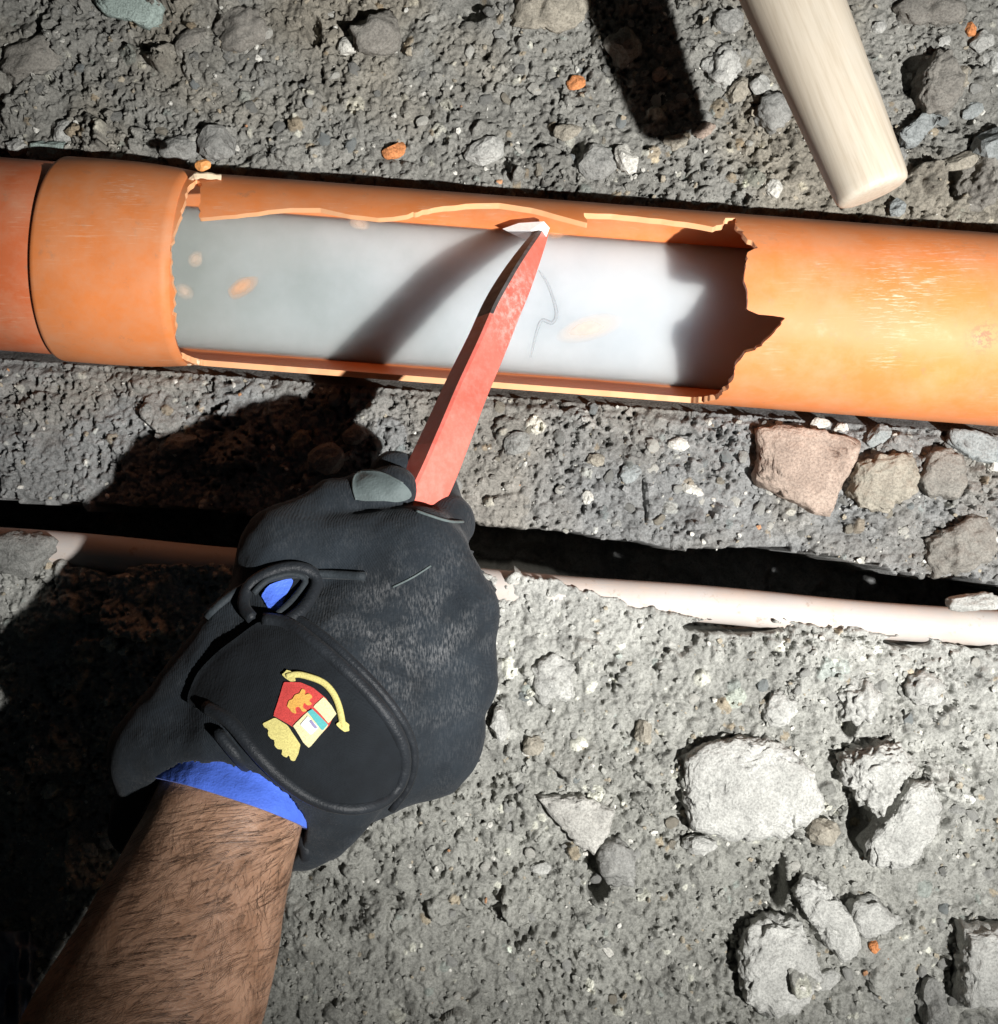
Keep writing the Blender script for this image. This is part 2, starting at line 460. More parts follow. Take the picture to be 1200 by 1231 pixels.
def axis_coord(a, step, lo, hi, far):
    core = np.arange(lo, hi, step); out = []; q, d = hi, step
    while q < far: out.append(q); d *= 1.25; q += d
    out.append(far); left = []; q, d = lo - step, step
    while q > -far: left.append(q); d *= 1.25; q -= d
    left.append(-far)
    return np.array(left[::-1] + list(core) + out)
GX = axis_coord(0, 0.0008, -0.325, 0.325, 3.0); GY = axis_coord(0, 0.0008, -0.335, 0.335, 3.0)
X, Y = np.meshgrid(GX, GY, indexing='ij')
px = X / 5e-4 + 600; py = 615.5 - Y / 5e-4    # photo pixel of the same spot at z = 0, used only to lay the slot out

def interp(p, pts): xs, ys = zip(*pts); return np.interp(p, xs, ys)
edge_n = fbm(X * 90, Y * 90, 0, 4, 31) * 7
wob = fbm(X * 25, Y * 25, 0, 3, 5)
# upper lip of the slot, and the lower bank that half buries the conduit
lip_u = interp(px, [(-5000, 500), (-100, 590), (0, 605), (200, 612), (380, 620), (560, 631), (700, 647), (820, 664), (880, 661), (950, 663), (1010, 677), (1100, 693), (1200, 709), (1300, 726), (6000, 1100)]) + edge_n
c_mid = 656 + (757 - 656) / 1200 * px
c_mid = 615.5 + (c_mid - 615.5) * (H - CZ) / H         # conduit axis seen at z=0 scale
bank = interp(px, [(-5000, -20), (0, -14), (60, -8), (90, 8), (150, 10), (210, -4), (330, -12), (560, -20), (670, -22), (705, -12), (760, -1), (800, 4), (835, 12), (900, 13), (930, 3), (985, 6), (1040, 12), (1100, 9), (1150, 15), (1200, 14), (6000, 22)])
lip_l = c_mid + bank + edge_n * 1.0 + 7 * np.clip(fbm(X * 45, Y * 45, 0, 3, 35), -.5, .6)
sm = lambda t: np.clip(t, 0, 1) ** 2 * (3 - 2 * np.clip(t, 0, 1))
base_up = 0.002 + 0.0045 * wob + 0.0025 * fbm(X * 60, Y * 60, 0, 4, 9)
base_low = 0.0315 + 0.004 * fbm(X * 18 + 3, Y * 18, 0, 3, 44) + 0.0025 * fbm(X * 70, Y * 70, 0, 4, 45) - 0.012 * sm((py - 720) / 500)
slot = -0.145 + 0.012 * fbm(X * 60, Y * 60, 0, 3, 77)
t_u = sm((lip_u - py) / 6.0); t_l = sm((py - lip_l) / 7.0)
hm = np.where(py < (lip_u + lip_l) / 2, slot + (base_up - slot) * t_u, slot + (base_low - slot) * t_l)
macro = hm.copy()
slotmask = np.maximum(t_u, t_l)

# colour of the soil itself
z_low = sm((py - lip_l) / 4)
col_up = np.array([0.225, 0.222, 0.203]); col_mid = np.array([0.215, 0.218, 0.215]); col_low = np.array([0.42, 0.42, 0.395]); col_deep = np.array([0.255, 0.255, 0.232])
mid = sm((py - (300 + 0.0763 * px)) / 60)[..., None]
tone = col_up * (1 - mid) + col_mid * mid
dust = np.clip(sm((1000 - py) / 420) * (0.75 + 0.4 * fbm(X * 22, Y * 22, 0, 3, 91)) + 0.25 * sm((px - 850) / 300), 0, 1)[..., None]
low = col_deep * (1 - dust) + col_low * dust
tone = tone * (1 - z_low[..., None]) + low * z_low[..., None]
tone = tone * (1 + 0.18 * fbm(X * 14, Y * 14, 0, 4, 51))[..., None]
bn = np.clip(fbm(X * 11 + 9, Y * 11, 0, 3, 61) * 2.5 - 0.1, 0, 1)[..., None] * (1 - z_low[..., None])
tone = tone * (1 - bn * 0.5) + tone * np.array([1.12, 0.98, 0.80]) * bn * 0.5

# crumbs pressed into the soil: overlapping little domes and slabs stamped on the height field
def stamp(n, rmin, rmax, power, lift, zone=None, tint=0.12, odd=0.06, bury=0.35):
    cx = rng.uniform(-0.34, 0.34, n); cy = rng.uniform(-0.35, 0.35, n)
    if zone is not None:
        k = zone(cx / 5e-4 + 600, 615.5 - cy / 5e-4); cx, cy = cx[k], cy[k]
    n = len(cx)
    rr = rmin + (rmax - rmin) * rng.random(n) ** power
    asp = rng.uniform(0.55, 1, n); an = rng.uniform(0, math.pi, n); ex = rng.uniform(2, 4.5, n)
    tx = rng.normal(0, 0.42, n); ty = rng.normal(0, 0.42, n); tt = 1 + rng.normal(0, tint, n)
    kind = rng.random(n)
    i0 = np.searchsorted(GX, cx - rr); i1 = np.searchsorted(GX, cx + rr) + 1
    j0 = np.searchsorted(GY, cy - rr); j1 = np.searchsorted(GY, cy + rr) + 1
    for q in range(n):
        a0, a1, b0, b1 = i0[q], i1[q], j0[q], j1[q]
        if a1 - a0 < 2 or b1 - b0 < 2: continue
        im, jm = (a0 + a1) // 2, (b0 + b1) // 2
        if slotmask[im, jm] < 0.95: continue
        dx = GX[a0:a1, None] - cx[q]; dy = GY[None, b0:b1] - cy[q]
        c_, s_ = math.cos(an[q]), math.sin(an[q])
        u = np.abs(dx * c_ + dy * s_) / rr[q]; v = np.abs(-dx * s_ + dy * c_) / (rr[q] * asp[q])
        d = u ** ex[q] + v ** ex[q]
        z = macro[im, jm] + rr[q] * lift * (np.sqrt(np.clip(1 - d, 0, 1)) - bury) + dx * tx[q] + dy * ty[q]
        sub = hm[a0:a1, b0:b1]; k = (d < 1) & (z > sub)
        sub[k] = z[k]
        t = tt[q]; tc = tone[a0:a1, b0:b1]
        if kind[q] < odd * 0.5: tc[k] = tone[im, jm] * np.array([1.9, 1.9, 1.8]) * t
        elif kind[q] < odd * 0.75: tc[k] = tone[im, jm] * np.array([1.25, 1.08, 0.88]) * t
        elif kind[q] < odd: tc[k] = tone[im, jm] * np.array([1.02, 1.10, 1.10]) * t
        else: tc[k] = tone[im, jm] * t
stamp(420, 0.007, 0.020, 1.6, 0.22, zone=lambda a, b: (b < 560 + 0.085 * a) | (b > 710 + 0.085 * a), tint=0.05, odd=0, bury=0.45)
macro = hm.copy()
stamp(16000, 0.0011, 0.0032, 2.0, 0.9, tint=0.10)
stamp(2200, 0.002, 0.0065, 2.2, 0.75, tint=0.13, odd=0.12)
stamp(900, 0.003, 0.0075, 1.8, 0.7, zone=lambda a, b: (b < 260) & (b > 120) | ((b > 780) & (b < 1000) & (a > 540)), tint=0.14, odd=0.2)
# pits between crumbs and cracks
pit = fbm(X * 320, Y * 320, 0, 3, 71); area = fbm(X * 30, Y * 30, 0, 3, 72)
depth = np.clip(pit - 0.19, 0, 1) * 0.019 * np.clip(0.45 + area * 2.2, 0.05, 1.7) * (1 - 0.35 * z_low)
hm = hm - depth * slotmask
crk = np.abs(fbm(X * 26, Y * 26, 0, 4, 81)); gate = fbm(X * 13, Y * 13, 0, 2, 82)
hm = hm - 0.006 * np.clip(1 - crk / 0.012, 0, 1) * (gate > 0.18) * slotmask
hm = hm + (0.0013 * fbm(X * 420, Y * 420, 0, 2, 90) + 0.0022 * np.abs(fbm(X * 130, Y * 130, 0, 3, 93))) * slotmask
# hand placed holes (photo px at ground level, radius px, depth m)
for hx, hy, ax, ay, dp in [(1020, 975, 20, 32, .03), (715, 1040, 14, 24, .022), (930, 1050, 10, 26, .02), (1140, 1160, 12, 30, .02), (870, 748, 50, 7, .035),
                           (1070, 765, 24, 6, .03), (1195, 785, 10, 16, .03), (1100, 95, 16, 30, .018), (1150, 215, 12, 26, .018), (575, 12, 20, 14, .018),
                           (50, 45, 6, 20, .01), (265, 30, 7, 16, .01), (380, 40, 8, 16, .012), (695, 185, 7, 16, .01), (545, 590, 5, 16, .01), (652, 808, 6, 20, .012), (1005, 850, 10, 26, .015), (775, 600, 3, 26, .008)]:
    d = np.sqrt(((px - hx + 6 * wob) / ax) ** 2 + ((py - hy) / ay) ** 2) + edge_n * 0.03
    hm = hm - dp * sm((1.15 - d) / 0.3)
# the trough that the pipe lies in, and the conduit's bed
dP = (X - A.x) * Vv.x + (Y - A.y) * Vv.y
rP = 0.0605
inn = np.abs(dP) < rP
zb = PZ - np.sqrt(np.clip(rP ** 2 - dP ** 2, 0, 1)) - 0.004
hm = np.where(inn & (np.abs(dP) < rP - 0.0015), np.minimum(hm, zb), hm)
hm = hm - 0.004 * sm(1 - np.abs(np.abs(dP) - rP) / 0.005)
# soil resting against the pipe
dC = (X - CA.x) * CV.x + (Y - CA.y) * CV.y
far = np.maximum(np.abs(X), np.abs(Y)) > 0.5
hm = np.where(far, np.where(py > lip_l, 0.02, 0.0) + 0.02 * fbm(X * 4, Y * 4, 0, 3, 99), hm)

nx, ny = X.shape
idx = np.arange(nx * ny).reshape(nx, ny)
quads = np.stack([idx[:-1, :-1], idx[1:, :-1], idx[1:, 1:], idx[:-1, 1:]], -1).reshape(-1, 4)
me = new_mesh('ground', np.stack([X, Y, hm], -1).reshape(-1, 3), quads, [M['ground']])
setcol(me, np.clip(tone, 0.02, 0.8).reshape(-1, 3))
ground = obj('ground', me, None, kind='structure', label='bare grey stony soil of the excavated trench')

def gz(x, y):
    i = min(max(int(np.searchsorted(GX, x)), 0), nx - 1); j = min(max(int(np.searchsorted(GY, y)), 0), ny - 1)
    return float(macro[i, j])

# ---------------------------------------------------------------- stones
def icosphere(level):
    import bmesh
    bm = bmesh.new(); bmesh.ops.create_icosphere(bm, subdivisions=level, radius=1)
    v = np.array([x.co[:] for x in bm.verts]); f = np.array([[q.index for q in x.verts] for x in bm.faces]); bm.free()
    return v, f
ICO = {k: icosphere(k) for k in (1, 2, 3, 4, 5, 6)}

def rock_mesh(name, w, h, t, mat, seed, level=3, rough=0.13, facet=5, outline=None, boxy=0.6):
    v, f = ICO[level]; v = v.copy(); r0 = np.random.default_rng(seed)
    if outline is None:
        # cut the ball with random planes for angular faces
        for _ in range(facet):
            d = r0.normal(size=3); d /= np.linalg.norm(d); c = r0.uniform(0.55, 0.85)
            k = v @ d; over = np.clip(k - c, 0, None); v -= over[:, None] * d
        v *= np.array([w / 2, h / 2, t / 2]) / np.abs(v).max(0)
    else:
        o = np.array(outline, float); ang = np.arctan2(o[:, 1], o[:, 0]); rad = np.hypot(o[:, 0], o[:, 1])
        th = np.arctan2(v[:, 1], v[:, 0]); cz = v[:, 2]; ch = np.hypot(v[:, 0], v[:, 1])
        R = np.zeros(len(v))
        n_ = len(o)
        for i in range(n_):       # exact polygon radius
            p, q = o[i], o[(i + 1) % n_]; e = q - p
            dx, dy = np.cos(th), np.sin(th)
            den = dx * e[1] - dy * e[0]; den = np.where(np.abs(den) < 1e-12, 1e-12, den)
            tt = (p[0] * e[1] - p[1] * e[0]) / den; uu = (p[0] * dy - p[1] * dx) / den
            k = (tt > 0) & (uu >= -1e-6) & (uu <= 1 + 1e-6); R = np.where(k, np.maximum(R, tt), R)
        R = np.where(R == 0, rad.mean(), R)
        v = np.stack([R * np.cos(th) * ch ** boxy, R * np.sin(th) * ch ** boxy, t / 2 * np.sign(cz) * np.abs(cz) ** boxy], -1)
    s = max(w, h)
    q = v / s * 3 + seed * 7.3
    nrm = v / (np.linalg.norm(v, axis=1, keepdims=True) + 1e-9)
    amp = (fbm(q[:, 0], q[:, 1], q[:, 2], 3, seed) + 0.5 * fbm(q[:, 0] * 4, q[:, 1] * 4, q[:, 2] * 4, 3, seed + 5)) * rough * min(s, t * 1.6)
    if level >= 4:
        a_ = v * 260; amp = amp + 0.0019 * fbm(a_[:, 0], a_[:, 1], a_[:, 2], 4, seed + 9, 0.6) - 0.0022 * np.clip(np.abs(fbm(a_[:, 0] * .35, a_[:, 1] * .35, a_[:, 2] * .35, 2, seed + 11)) * -8 + 1, 0, 1) * (fbm(a_[:, 0] * .2, a_[:, 1] * .2, 0, 2, seed) > 0)
    v = v + nrm * amp[:, None]
    return new_mesh(name, v, f, [mat], smooth=level >= 4)

def stone(name, cx, cy, w, h, rot, mat, label, cat, t=None, rise=0.25, outline=None, level=3, seed=None, group=None, tilt=0.0, rough=0.13, z=None, boxy=0.6, facet=5):
    """cx, cy, w, h in photo pixels at ground height"""
    g = P(cx, cy, 0)
    zz = 0.0
    for _ in range(3):
        g = P(cx, cy, zz); zz = gz(g.x, g.y)
    sc = K * (H - zz)
    if t is None: t = min(w, h) * sc * 0.8
    if outline is not None:
        o = [((a - cx) * sc, (cy - b) * sc) for a, b in outline]
        w = max(a for a, b in outline) - min(a for a, b in outline); h = max(b for a, b in outline) - min(b for a, b in outline)
    else: o = None
    if cat == 'concrete': t *= 0.78
    seed = seed if seed is not None else int(cx * 3 + cy * 7) % 9973
    me = rock_mesh(name, w * sc, h * sc, t, M[mat], seed, level, rough, facet, o, boxy)
    ob = obj(name, me, None, label=label, category=cat)
    if group: ob['group'] = group
    ob.location = (g.x, g.y, (zz if z is None else z) + t * rise)
    ob.rotation_euler = (tilt, tilt * 0.6, math.radians(rot) if o is None else 0)
    return ob

C_ = stone
# the half buried brick piece and its neighbours, between the two pipes on the right
C_('brick_fragment', 960, 562, 0, 0, 0, 'brick', 'large flat brick red fragment lying below the intact orange pipe', 'brick', t=0.026, rise=0.12, level=5, rough=0.05, boxy=0.3,
   outline=[(903, 515), (935, 512), (985, 518), (1030, 530), (1024, 552), (1004, 590), (993, 620), (975, 618), (935, 598), (905, 578), (908, 545)])
C_('clod', 1058, 580, 0, 0, 0, 'tan', 'rounded yellowish brown clod touching the right side of the brick fragment', 'clod', t=0.026, rise=0.15, level=5, rough=0.1, boxy=0.4,
   outline=[(1025, 560), (1050, 548), (1088, 548), (1096, 575), (1085, 600), (1062, 616), (1030, 610), (1014, 592)])
C_('clod', 1128, 570, 0, 0, 0, 'brown', 'dark brown earth clod under the flat grey stone at right', 'clod', t=0.022, rise=0.1, level=4, rough=0.1, boxy=0.45,
   outline=[(1112, 545), (1130, 538), (1152, 550), (1158, 580), (1150, 600), (1112, 600), (1100, 580)])
C_('flat_stone', 1172, 536, 0, 0, 0, 'bluegrey', 'flat smooth grey stone against the orange pipe at the right edge', 'stone', t=0.014, rise=0.3, level=4, rough=0.04, boxy=0.3,
   outline=[(1138, 516), (1165, 518), (1195, 528), (1212, 545), (1200, 560), (1172, 556), (1134, 535)])
C_('stone', 1056, 524, 36, 26, 10, 'bluegrey', 'small blue grey stone wedged between brick fragment and orange pipe', 'stone')
C_('clod', 1155, 660, 110, 70, 15, 'brown', 'broad low brown clod near the dark slot at the right edge', 'clod', t=0.03, rise=-0.1, level=5, rough=0.12)
C_('stone', 1198, 556, 30, 26, 0, 'white', 'creamy white stone below the flat grey stone at right edge', 'stone')
C_('stone', 985, 510, 26, 14, 0, 'white', 'whitish chip directly above the brick fragment, under the pipe', 'stone')
C_('stone', 1012, 515, 22, 16, 40, 'white', 'cream lump at the upper right corner of the brick fragment', 'stone')
# middle strip chips
C_('stone_chip', 831, 588, 30, 14, -25, 'white', 'elongated white chip alone in the dark soil left of the brick fragment', 'stone chip')
C_('stone_chip', 757, 568, 28, 24, 20, 'bluegrey', 'pale blue grey chip midway between the two pipes', 'stone chip')
C_('stone_chip', 716, 553, 22, 16, 0, 'tan', 'cream triangular chip up left of the pale blue chip', 'stone chip')
C_('stone_chip', 706, 598, 14, 18, 0, 'white', 'tiny bright white chip lowest in the middle strip', 'stone chip')
C_('stone', 622, 533, 36, 30, 10, 'grey', 'rounded grey stone right of the red bar, below the cut pipe', 'stone')
C_('stone', 430, 524, 34, 26, 20, 'grey', 'grey stone between the bar\'s shadow and the gloved thumb', 'stone', t=0.014)
C_('stone', 395, 552, 44, 40, 10, 'grey', 'larger grey lump at the edge of the hand\'s shadow beside the thumb', 'stone', t=0.016)
C_('stone', 362, 527, 26, 24, 0, 'tan', 'tan stone half inside the shadow of the red bar', 'stone')
C_('stone', 815, 534, 26, 16, 0, 'white', 'white chip below the broken right end of the opening', 'stone')
C_('stone', 690, 500, 30, 20, 0, 'grey', 'grey stone tucked under the lower rim of the cut pipe', 'stone')
C_('stone', 215, 534, 46, 26, 20, 'grey', 'stone lying in the middle of the hand\'s black shadow', 'stone', t=0.014)
C_('stone', 140, 622, 30, 26, 0, 'brick', 'reddish stone near the conduit inside the hand\'s shadow', 'stone', t=0.014)
# top left
C_('plaster_flake', 160, 14, 0, 0, 0, 'flake', 'pale green plaster flake at the top edge on the left', 'flake', t=0.006, rise=0.8, level=4, rough=0.05, boxy=0.22,
   outline=[(118, -5), (150, -16), (190, -8), (200, 15), (196, 34), (182, 40), (160, 30), (130, 22), (117, 8)])
C_('clod', 40, 75, 90, 56, 30, 'brown', 'dark brown clod near the upper left corner', 'clod', t=0.026, rise=0.0, level=4)
C_('clod', 290, 35, 70, 60, 10, 'brown', 'brown clod right of the green flake at the top', 'clod', t=0.024, rise=0.02, level=4)
C_('clod', 445, 45, 80, 60, 20, 'brown', 'wide earth clod at the top between centre and left', 'clod', t=0.026, rise=0.0, level=4)
C_('clod', 650, 18, 115, 56, 5, 'tan', 'tan rounded clod at the top edge left of the handle\'s shadow', 'clod', t=0.03, rise=0.05, level=5, rough=0.08)
C_('stone_chip', 418, 58, 24, 22, 0, 'white', 'pale stone on top of the wide earth clod', 'stone chip')
C_('stone', 232, 52, 44, 26, 30, 'brown', 'small brown lump just below the green flake', 'stone')
C_('stone', 262, 178, 46, 46, 0, 'grey', 'squarish grey stone above the broken edge of the pipe socket', 'stone', t=0.016, outline=None)
C_('stone', 218, 182, 48, 34, 10, 'grey', 'grey stone left of the squarish grey stone above the socket', 'stone', t=0.014)
C_('stone', 66, 180, 60, 26, 8, 'flake', 'pale bluish flat stone above the left end of the socket', 'stone', t=0.012)
C_('stone', 20, 178, 36, 20, -5, 'pale', 'pale stone at the left edge above the oldest pipe', 'stone', t=0.01)
C_('stone', 80, 160, 30, 26, 60, 'pale', 'light angular stone leaning on the pale bluish flat stone', 'stone')
C_('terracotta_chip', 474, 182, 30, 20, 15, 'orange', 'light orange chip above the middle of the pipe opening', 'chip', t=0.007, rise=0.4)
C_('terracotta_chip', 692, 103, 24, 18, 10, 'orange', 'orange chip left of the handle\'s shadow', 'chip', t=0.007, rise=0.4)
C_('terracotta_chip', 1165, 37, 14, 18, 10, 'orange', 'tiny orange chip near the top right corner', 'chip', t=0.007, rise=0.4)
C_('stone', 587, 184, 56, 30, 10, 'pale', 'pale wide stone above the pipe, left of the handle\'s shadow', 'stone', t=0.014)
C_('stone', 683, 158, 34, 22, 10, 'tan', 'small tan stone left of the shadow\'s lower corner', 'stone')
C_('stone', 716, 196, 46, 44, 15, 'grey', 'round grey stone under the lower end of the handle\'s shadow', 'stone', t=0.016)
C_('stone', 755, 192, 28, 40, 20, 'white', 'cream stone at the lower left corner of the handle\'s shadow', 'stone', t=0.014)
C_('stone', 868, 84, 46, 50, 10, 'pale', 'bright crumbly white lump between the handle and its shadow', 'stone', t=0.018, level=4, rough=0.2)
C_('stone', 886, 110, 36, 26, 40, 'tan', 'tan sliver leaning on the bright white lump', 'stone')
C_('stone', 912, 108, 30, 32, 10, 'pale', 'pale stone touching the left side of the wooden handle', 'stone')
C_('stone', 925, 138, 52, 48, 0, 'grey', 'grey rounded stone left of the wooden handle', 'stone', t=0.018, level=4)
C_('stone', 930, 228, 20, 24, 0, 'white', 'cream cube like stone near the pipe, left of the handle tip', 'stone')
C_('stone', 792, 92, 20, 18, 0, 'brick', 'reddish pebble in the middle of the handle\'s shadow', 'stone', t=0.012)
C_('stone', 748, 62, 50, 40, 20, 'brown', 'brown lump inside the handle\'s shadow near its top', 'stone', t=0.022)
C_('stone', 812, 172, 30, 18, 0, 'tan', 'oval tan pebble at the shadow\'s lower edge', 'stone', t=0.012)
C_('stone', 846, 160, 26, 16, 20, 'brick', 'brownish red pebble at the lower right corner of the handle\'s shadow', 'stone', t=0.012)
C_('stone', 875, 26, 40, 30, 10, 'grey', 'grey stone at the top between shadow and handle', 'stone')
# right of handle
C_('clod', 1124, 108, 0, 0, 0, 'brown', 'upright greyish brown clod beside a deep crack right of the handle', 'clod', t=0.03, rise=0.15, level=5, rough=0.09, boxy=0.45,
   outline=[(1118, 66), (1135, 72), (1147, 100), (1146, 122), (1136, 140), (1106, 142), (1098, 128), (1100, 95)])
C_('flat_stone', 1103, 160, 0, 0, 0, 'bluegrey', 'flat blue grey slab below the upright clod beside the handle', 'stone', t=0.009, rise=0.5, level=4, rough=0.03, boxy=0.2,
   outline=[(1075, 162), (1108, 140), (1130, 145), (1110, 165), (1100, 178), (1085, 182)])
C_('stone_chip', 1180, 52, 32, 22, 40, 'pale', 'angular white chip beside the tiny orange chip', 'stone chip')
C_('stone_chip', 1056, 33, 18, 16, 0, 'pale', 'white chip touching the right side of the handle near the top', 'stone chip')
C_('stone_chip', 1132, 52, 22, 14, 40, 'pale', 'small pale chip on top of the upright clod', 'stone chip')
C_('stone', 1155, 95, 26, 26, 0, 'tan', 'tan lump right of the upright clod', 'stone')
C_('stone', 1190, 78, 34, 30, 0, 'pale', 'cluster of pale stone at the right edge near the top', 'stone', rough=0.16)
C_('stone', 1168, 136, 26, 20, 30, 'bluegrey', 'blue grey stone near the right edge below the tan lump', 'stone')
C_('stone', 1150, 196, 50, 22, 20, 'tan', 'tan slab leaning over a dark hole right of the handle tip', 'stone', t=0.012)
C_('clod', 1190, 220, 80, 70, 20, 'brown', 'large brown clod at the right edge above the pipe', 'clod', t=0.034, rise=0.0, level=5)
C_('clod', 1192, 178, 50, 44, 10, 'bluegrey', 'blue grey lump above the large brown clod at right edge', 'clod', t=0.022)
C_('stone_chip', 1076, 252, 22, 26, 10, 'bluegrey', 'pale square chip beside the tip of the wooden handle', 'stone chip')
C_('stone', 1072, 190, 30, 26, 0, 'grey', 'grey stone right of the handle near its end', 'stone')
C_('clod', 1120, 12, 90, 46, 0, 'brown', 'broad brown clod at the top edge right of the handle', 'clod', t=0.026, rise=-0.05, level=4)
# lower bank, right
C_('concrete_lump', 903, 945, 0, 0, 0, 'pale', 'largest pale concrete slab with curved upper edge at lower right', 'concrete', t=0.030, rise=0.12, level=6, rough=0.07, boxy=0.38,
   outline=[(822, 905), (850, 890), (885, 882), (920, 884), (950, 900), (975, 930), (989, 965), (975, 985), (940, 1002), (880, 1006), (828, 996), (818, 950)])
C_('concrete_lump', 1050, 925, 0, 0, 0, 'pale', 'rough pale lump right of the largest slab, above the black hole', 'concrete', t=0.040, rise=0.2, level=6, rough=0.16, boxy=0.5,
   outline=[(1005, 905), (1040, 888), (1075, 890), (1087, 920), (1070, 950), (1050, 972), (1030, 955), (1008, 935)])
C_('concrete_lump', 1080, 985, 0, 0, 0, 'pale', 'tilted oval concrete piece right of the black hole', 'concrete', t=0.030, rise=0.2, level=6, rough=0.08, boxy=0.4,
   outline=[(1085, 935), (1112, 935), (1123, 965), (1112, 1000), (1085, 1037), (1045, 1036), (1032, 1010), (1050, 985), (1070, 962)])
C_('concrete_lump', 932, 1150, 0, 0, 0, 'pale', 'upright crumbly concrete block near the bottom edge', 'concrete', t=0.036, rise=0.2, level=6, rough=0.12, boxy=0.4,
   outline=[(893, 1115), (920, 1097), (955, 1098), (975, 1125), (980, 1170), (955, 1205), (920, 1212), (895, 1185), (888, 1150)])
C_('concrete_lump', 990, 1090, 0, 0, 0, 'pale', 'triangular pale slab up right of the crumbly block', 'concrete', t=0.030, rise=0.2, level=6, rough=0.1, boxy=0.4,
   outline=[(962, 1048), (985, 1055), (1010, 1085), (1030, 1110), (1022, 1140), (1005, 1148), (990, 1130), (965, 1095), (945, 1065)])
C_('concrete_lump', 1042, 1094, 0, 0, 0, 'pale', 'small pale wedge joined to the right of the triangular slab', 'concrete', t=0.022, rise=0.35, level=4, rough=0.08, boxy=0.45,
   outline=[(1018, 1078), (1045, 1075), (1072, 1098), (1060, 1115), (1030, 1120), (1015, 1100)])
C_('concrete_lump', 1180, 1155, 0, 0, 0, 'pale', 'pale concrete block cut by the lower right edge', 'concrete', t=0.040, rise=0.2, level=5, rough=0.1, boxy=0.4,
   outline=[(1150, 1110), (1195, 1105), (1240, 1120), (1240, 1190), (1175, 1205), (1147, 1200)])
C_('stone', 1118, 1205, 30, 66, 10, 'grey', 'grey upright stone in front of the block at the lower right edge', 'stone', t=0.022)
C_('concrete_lump', 700, 985, 0, 0, 0, 'pale_warm', 'pale triangular concrete piece with a black hole at its lower tip', 'concrete', t=0.022, rise=0.12, level=5, rough=0.09, boxy=0.45,
   outline=[(645, 955), (700, 952), (740, 970), (735, 995), (715, 1025), (690, 1010), (665, 980)])
C_('clod', 745, 1035, 50, 64, 20, 'grey', 'grey clod on the right of the black hole at bottom centre', 'clod', t=0.026, rise=0.1, level=4)
C_('stone', 839, 1011, 44, 26, 5, 'pale', 'small smooth pale stone under the largest slab', 'stone', t=0.016, rise=0.3)
C_('stone', 984, 996, 40, 34, 10, 'tan', 'roundish buff stone between the largest slab and the black hole', 'stone', t=0.02, rise=0.25)
C_('concrete_lump', 1035, 842, 60, 56, 20, 'pale', 'rough white clump beside a crack near the conduit', 'concrete', t=0.022, rise=0.12, level=5, rough=0.17)
C_('concrete_lump', 935, 852, 44, 36, 20, 'pale', 'pale triangular crust above the largest slab', 'concrete', t=0.014, rise=0.15, level=4, rough=0.2)
C_('stone', 1110, 832, 44, 50, 0, 'pale', 'whitish lump near the right edge below the conduit', 'stone', t=0.016, rise=0.12, rough=0.15, level=4)
C_('stone', 1150, 972, 22, 14, 0, 'grey', 'small dark blue grey pebble right of the oval concrete piece', 'stone')
C_('stone', 1075, 1106, 18, 14, 0, 'pale', 'small square white chip right of the pale wedge', 'stone')
C_('terracotta_chip', 1050, 1136, 14, 16, 0, 'orange', 'faint orange chip below the pale wedge', 'chip', t=0.006, rise=0.4)
C_('stone', 990, 1175, 38, 24, 10, 'pale', 'pale crumb at the right foot of the upright crumbly block', 'stone')
C_('stone', 650, 1042, 26, 16, 0, 'pale', 'pale oval pebble left of the bottom centre hole', 'stone')
C_('stone_chip', 731, 1143, 20, 9, -50, 'white', 'thin white splinter low in the bottom centre', 'stone chip')
C_('clod', 668, 820, 60, 66, 20, 'pale', 'pale dusty clod right of the glove\'s knuckles', 'clod', t=0.016, rise=-0.02, level=4)
C_('stone', 600, 870, 22, 44, 5, 'pale', 'pale upright stone touching the glove on its right', 'stone', t=0.014)
C_('stone', 640, 895, 30, 26, 5, 'tan', 'buff stone a little right of the upright stone by the glove', 'stone')
C_('stone', 775, 880, 26, 30, 0, 'tan', 'cream stone above and left of the largest slab', 'stone')
C_('stone', 1062, 702, 64, 20, 4, 'pale', 'crumbly pale lump lying on the conduit over the dark slot', 'stone', t=0.012, z=0.030, rise=0.2, rough=0.16, level=4)
C_('stone', 28, 668, 96, 62, 15, 'grey', 'grey lump beside the conduit at the left edge', 'stone', t=0.02, rise=0.25, level=4)
C_('stone', 130, 1012, 22, 16, 0, 'white', 'white pebble left of the glove cuff', 'stone')
C_('stone', 112, 1020, 20, 18, 0, 'pale', 'pale pebble left of the white pebble by the cuff', 'stone')
C_('stone', 72, 1028, 30, 26, 0, 'grey', 'grey stone at the rim of the arm\'s shadow', 'stone')

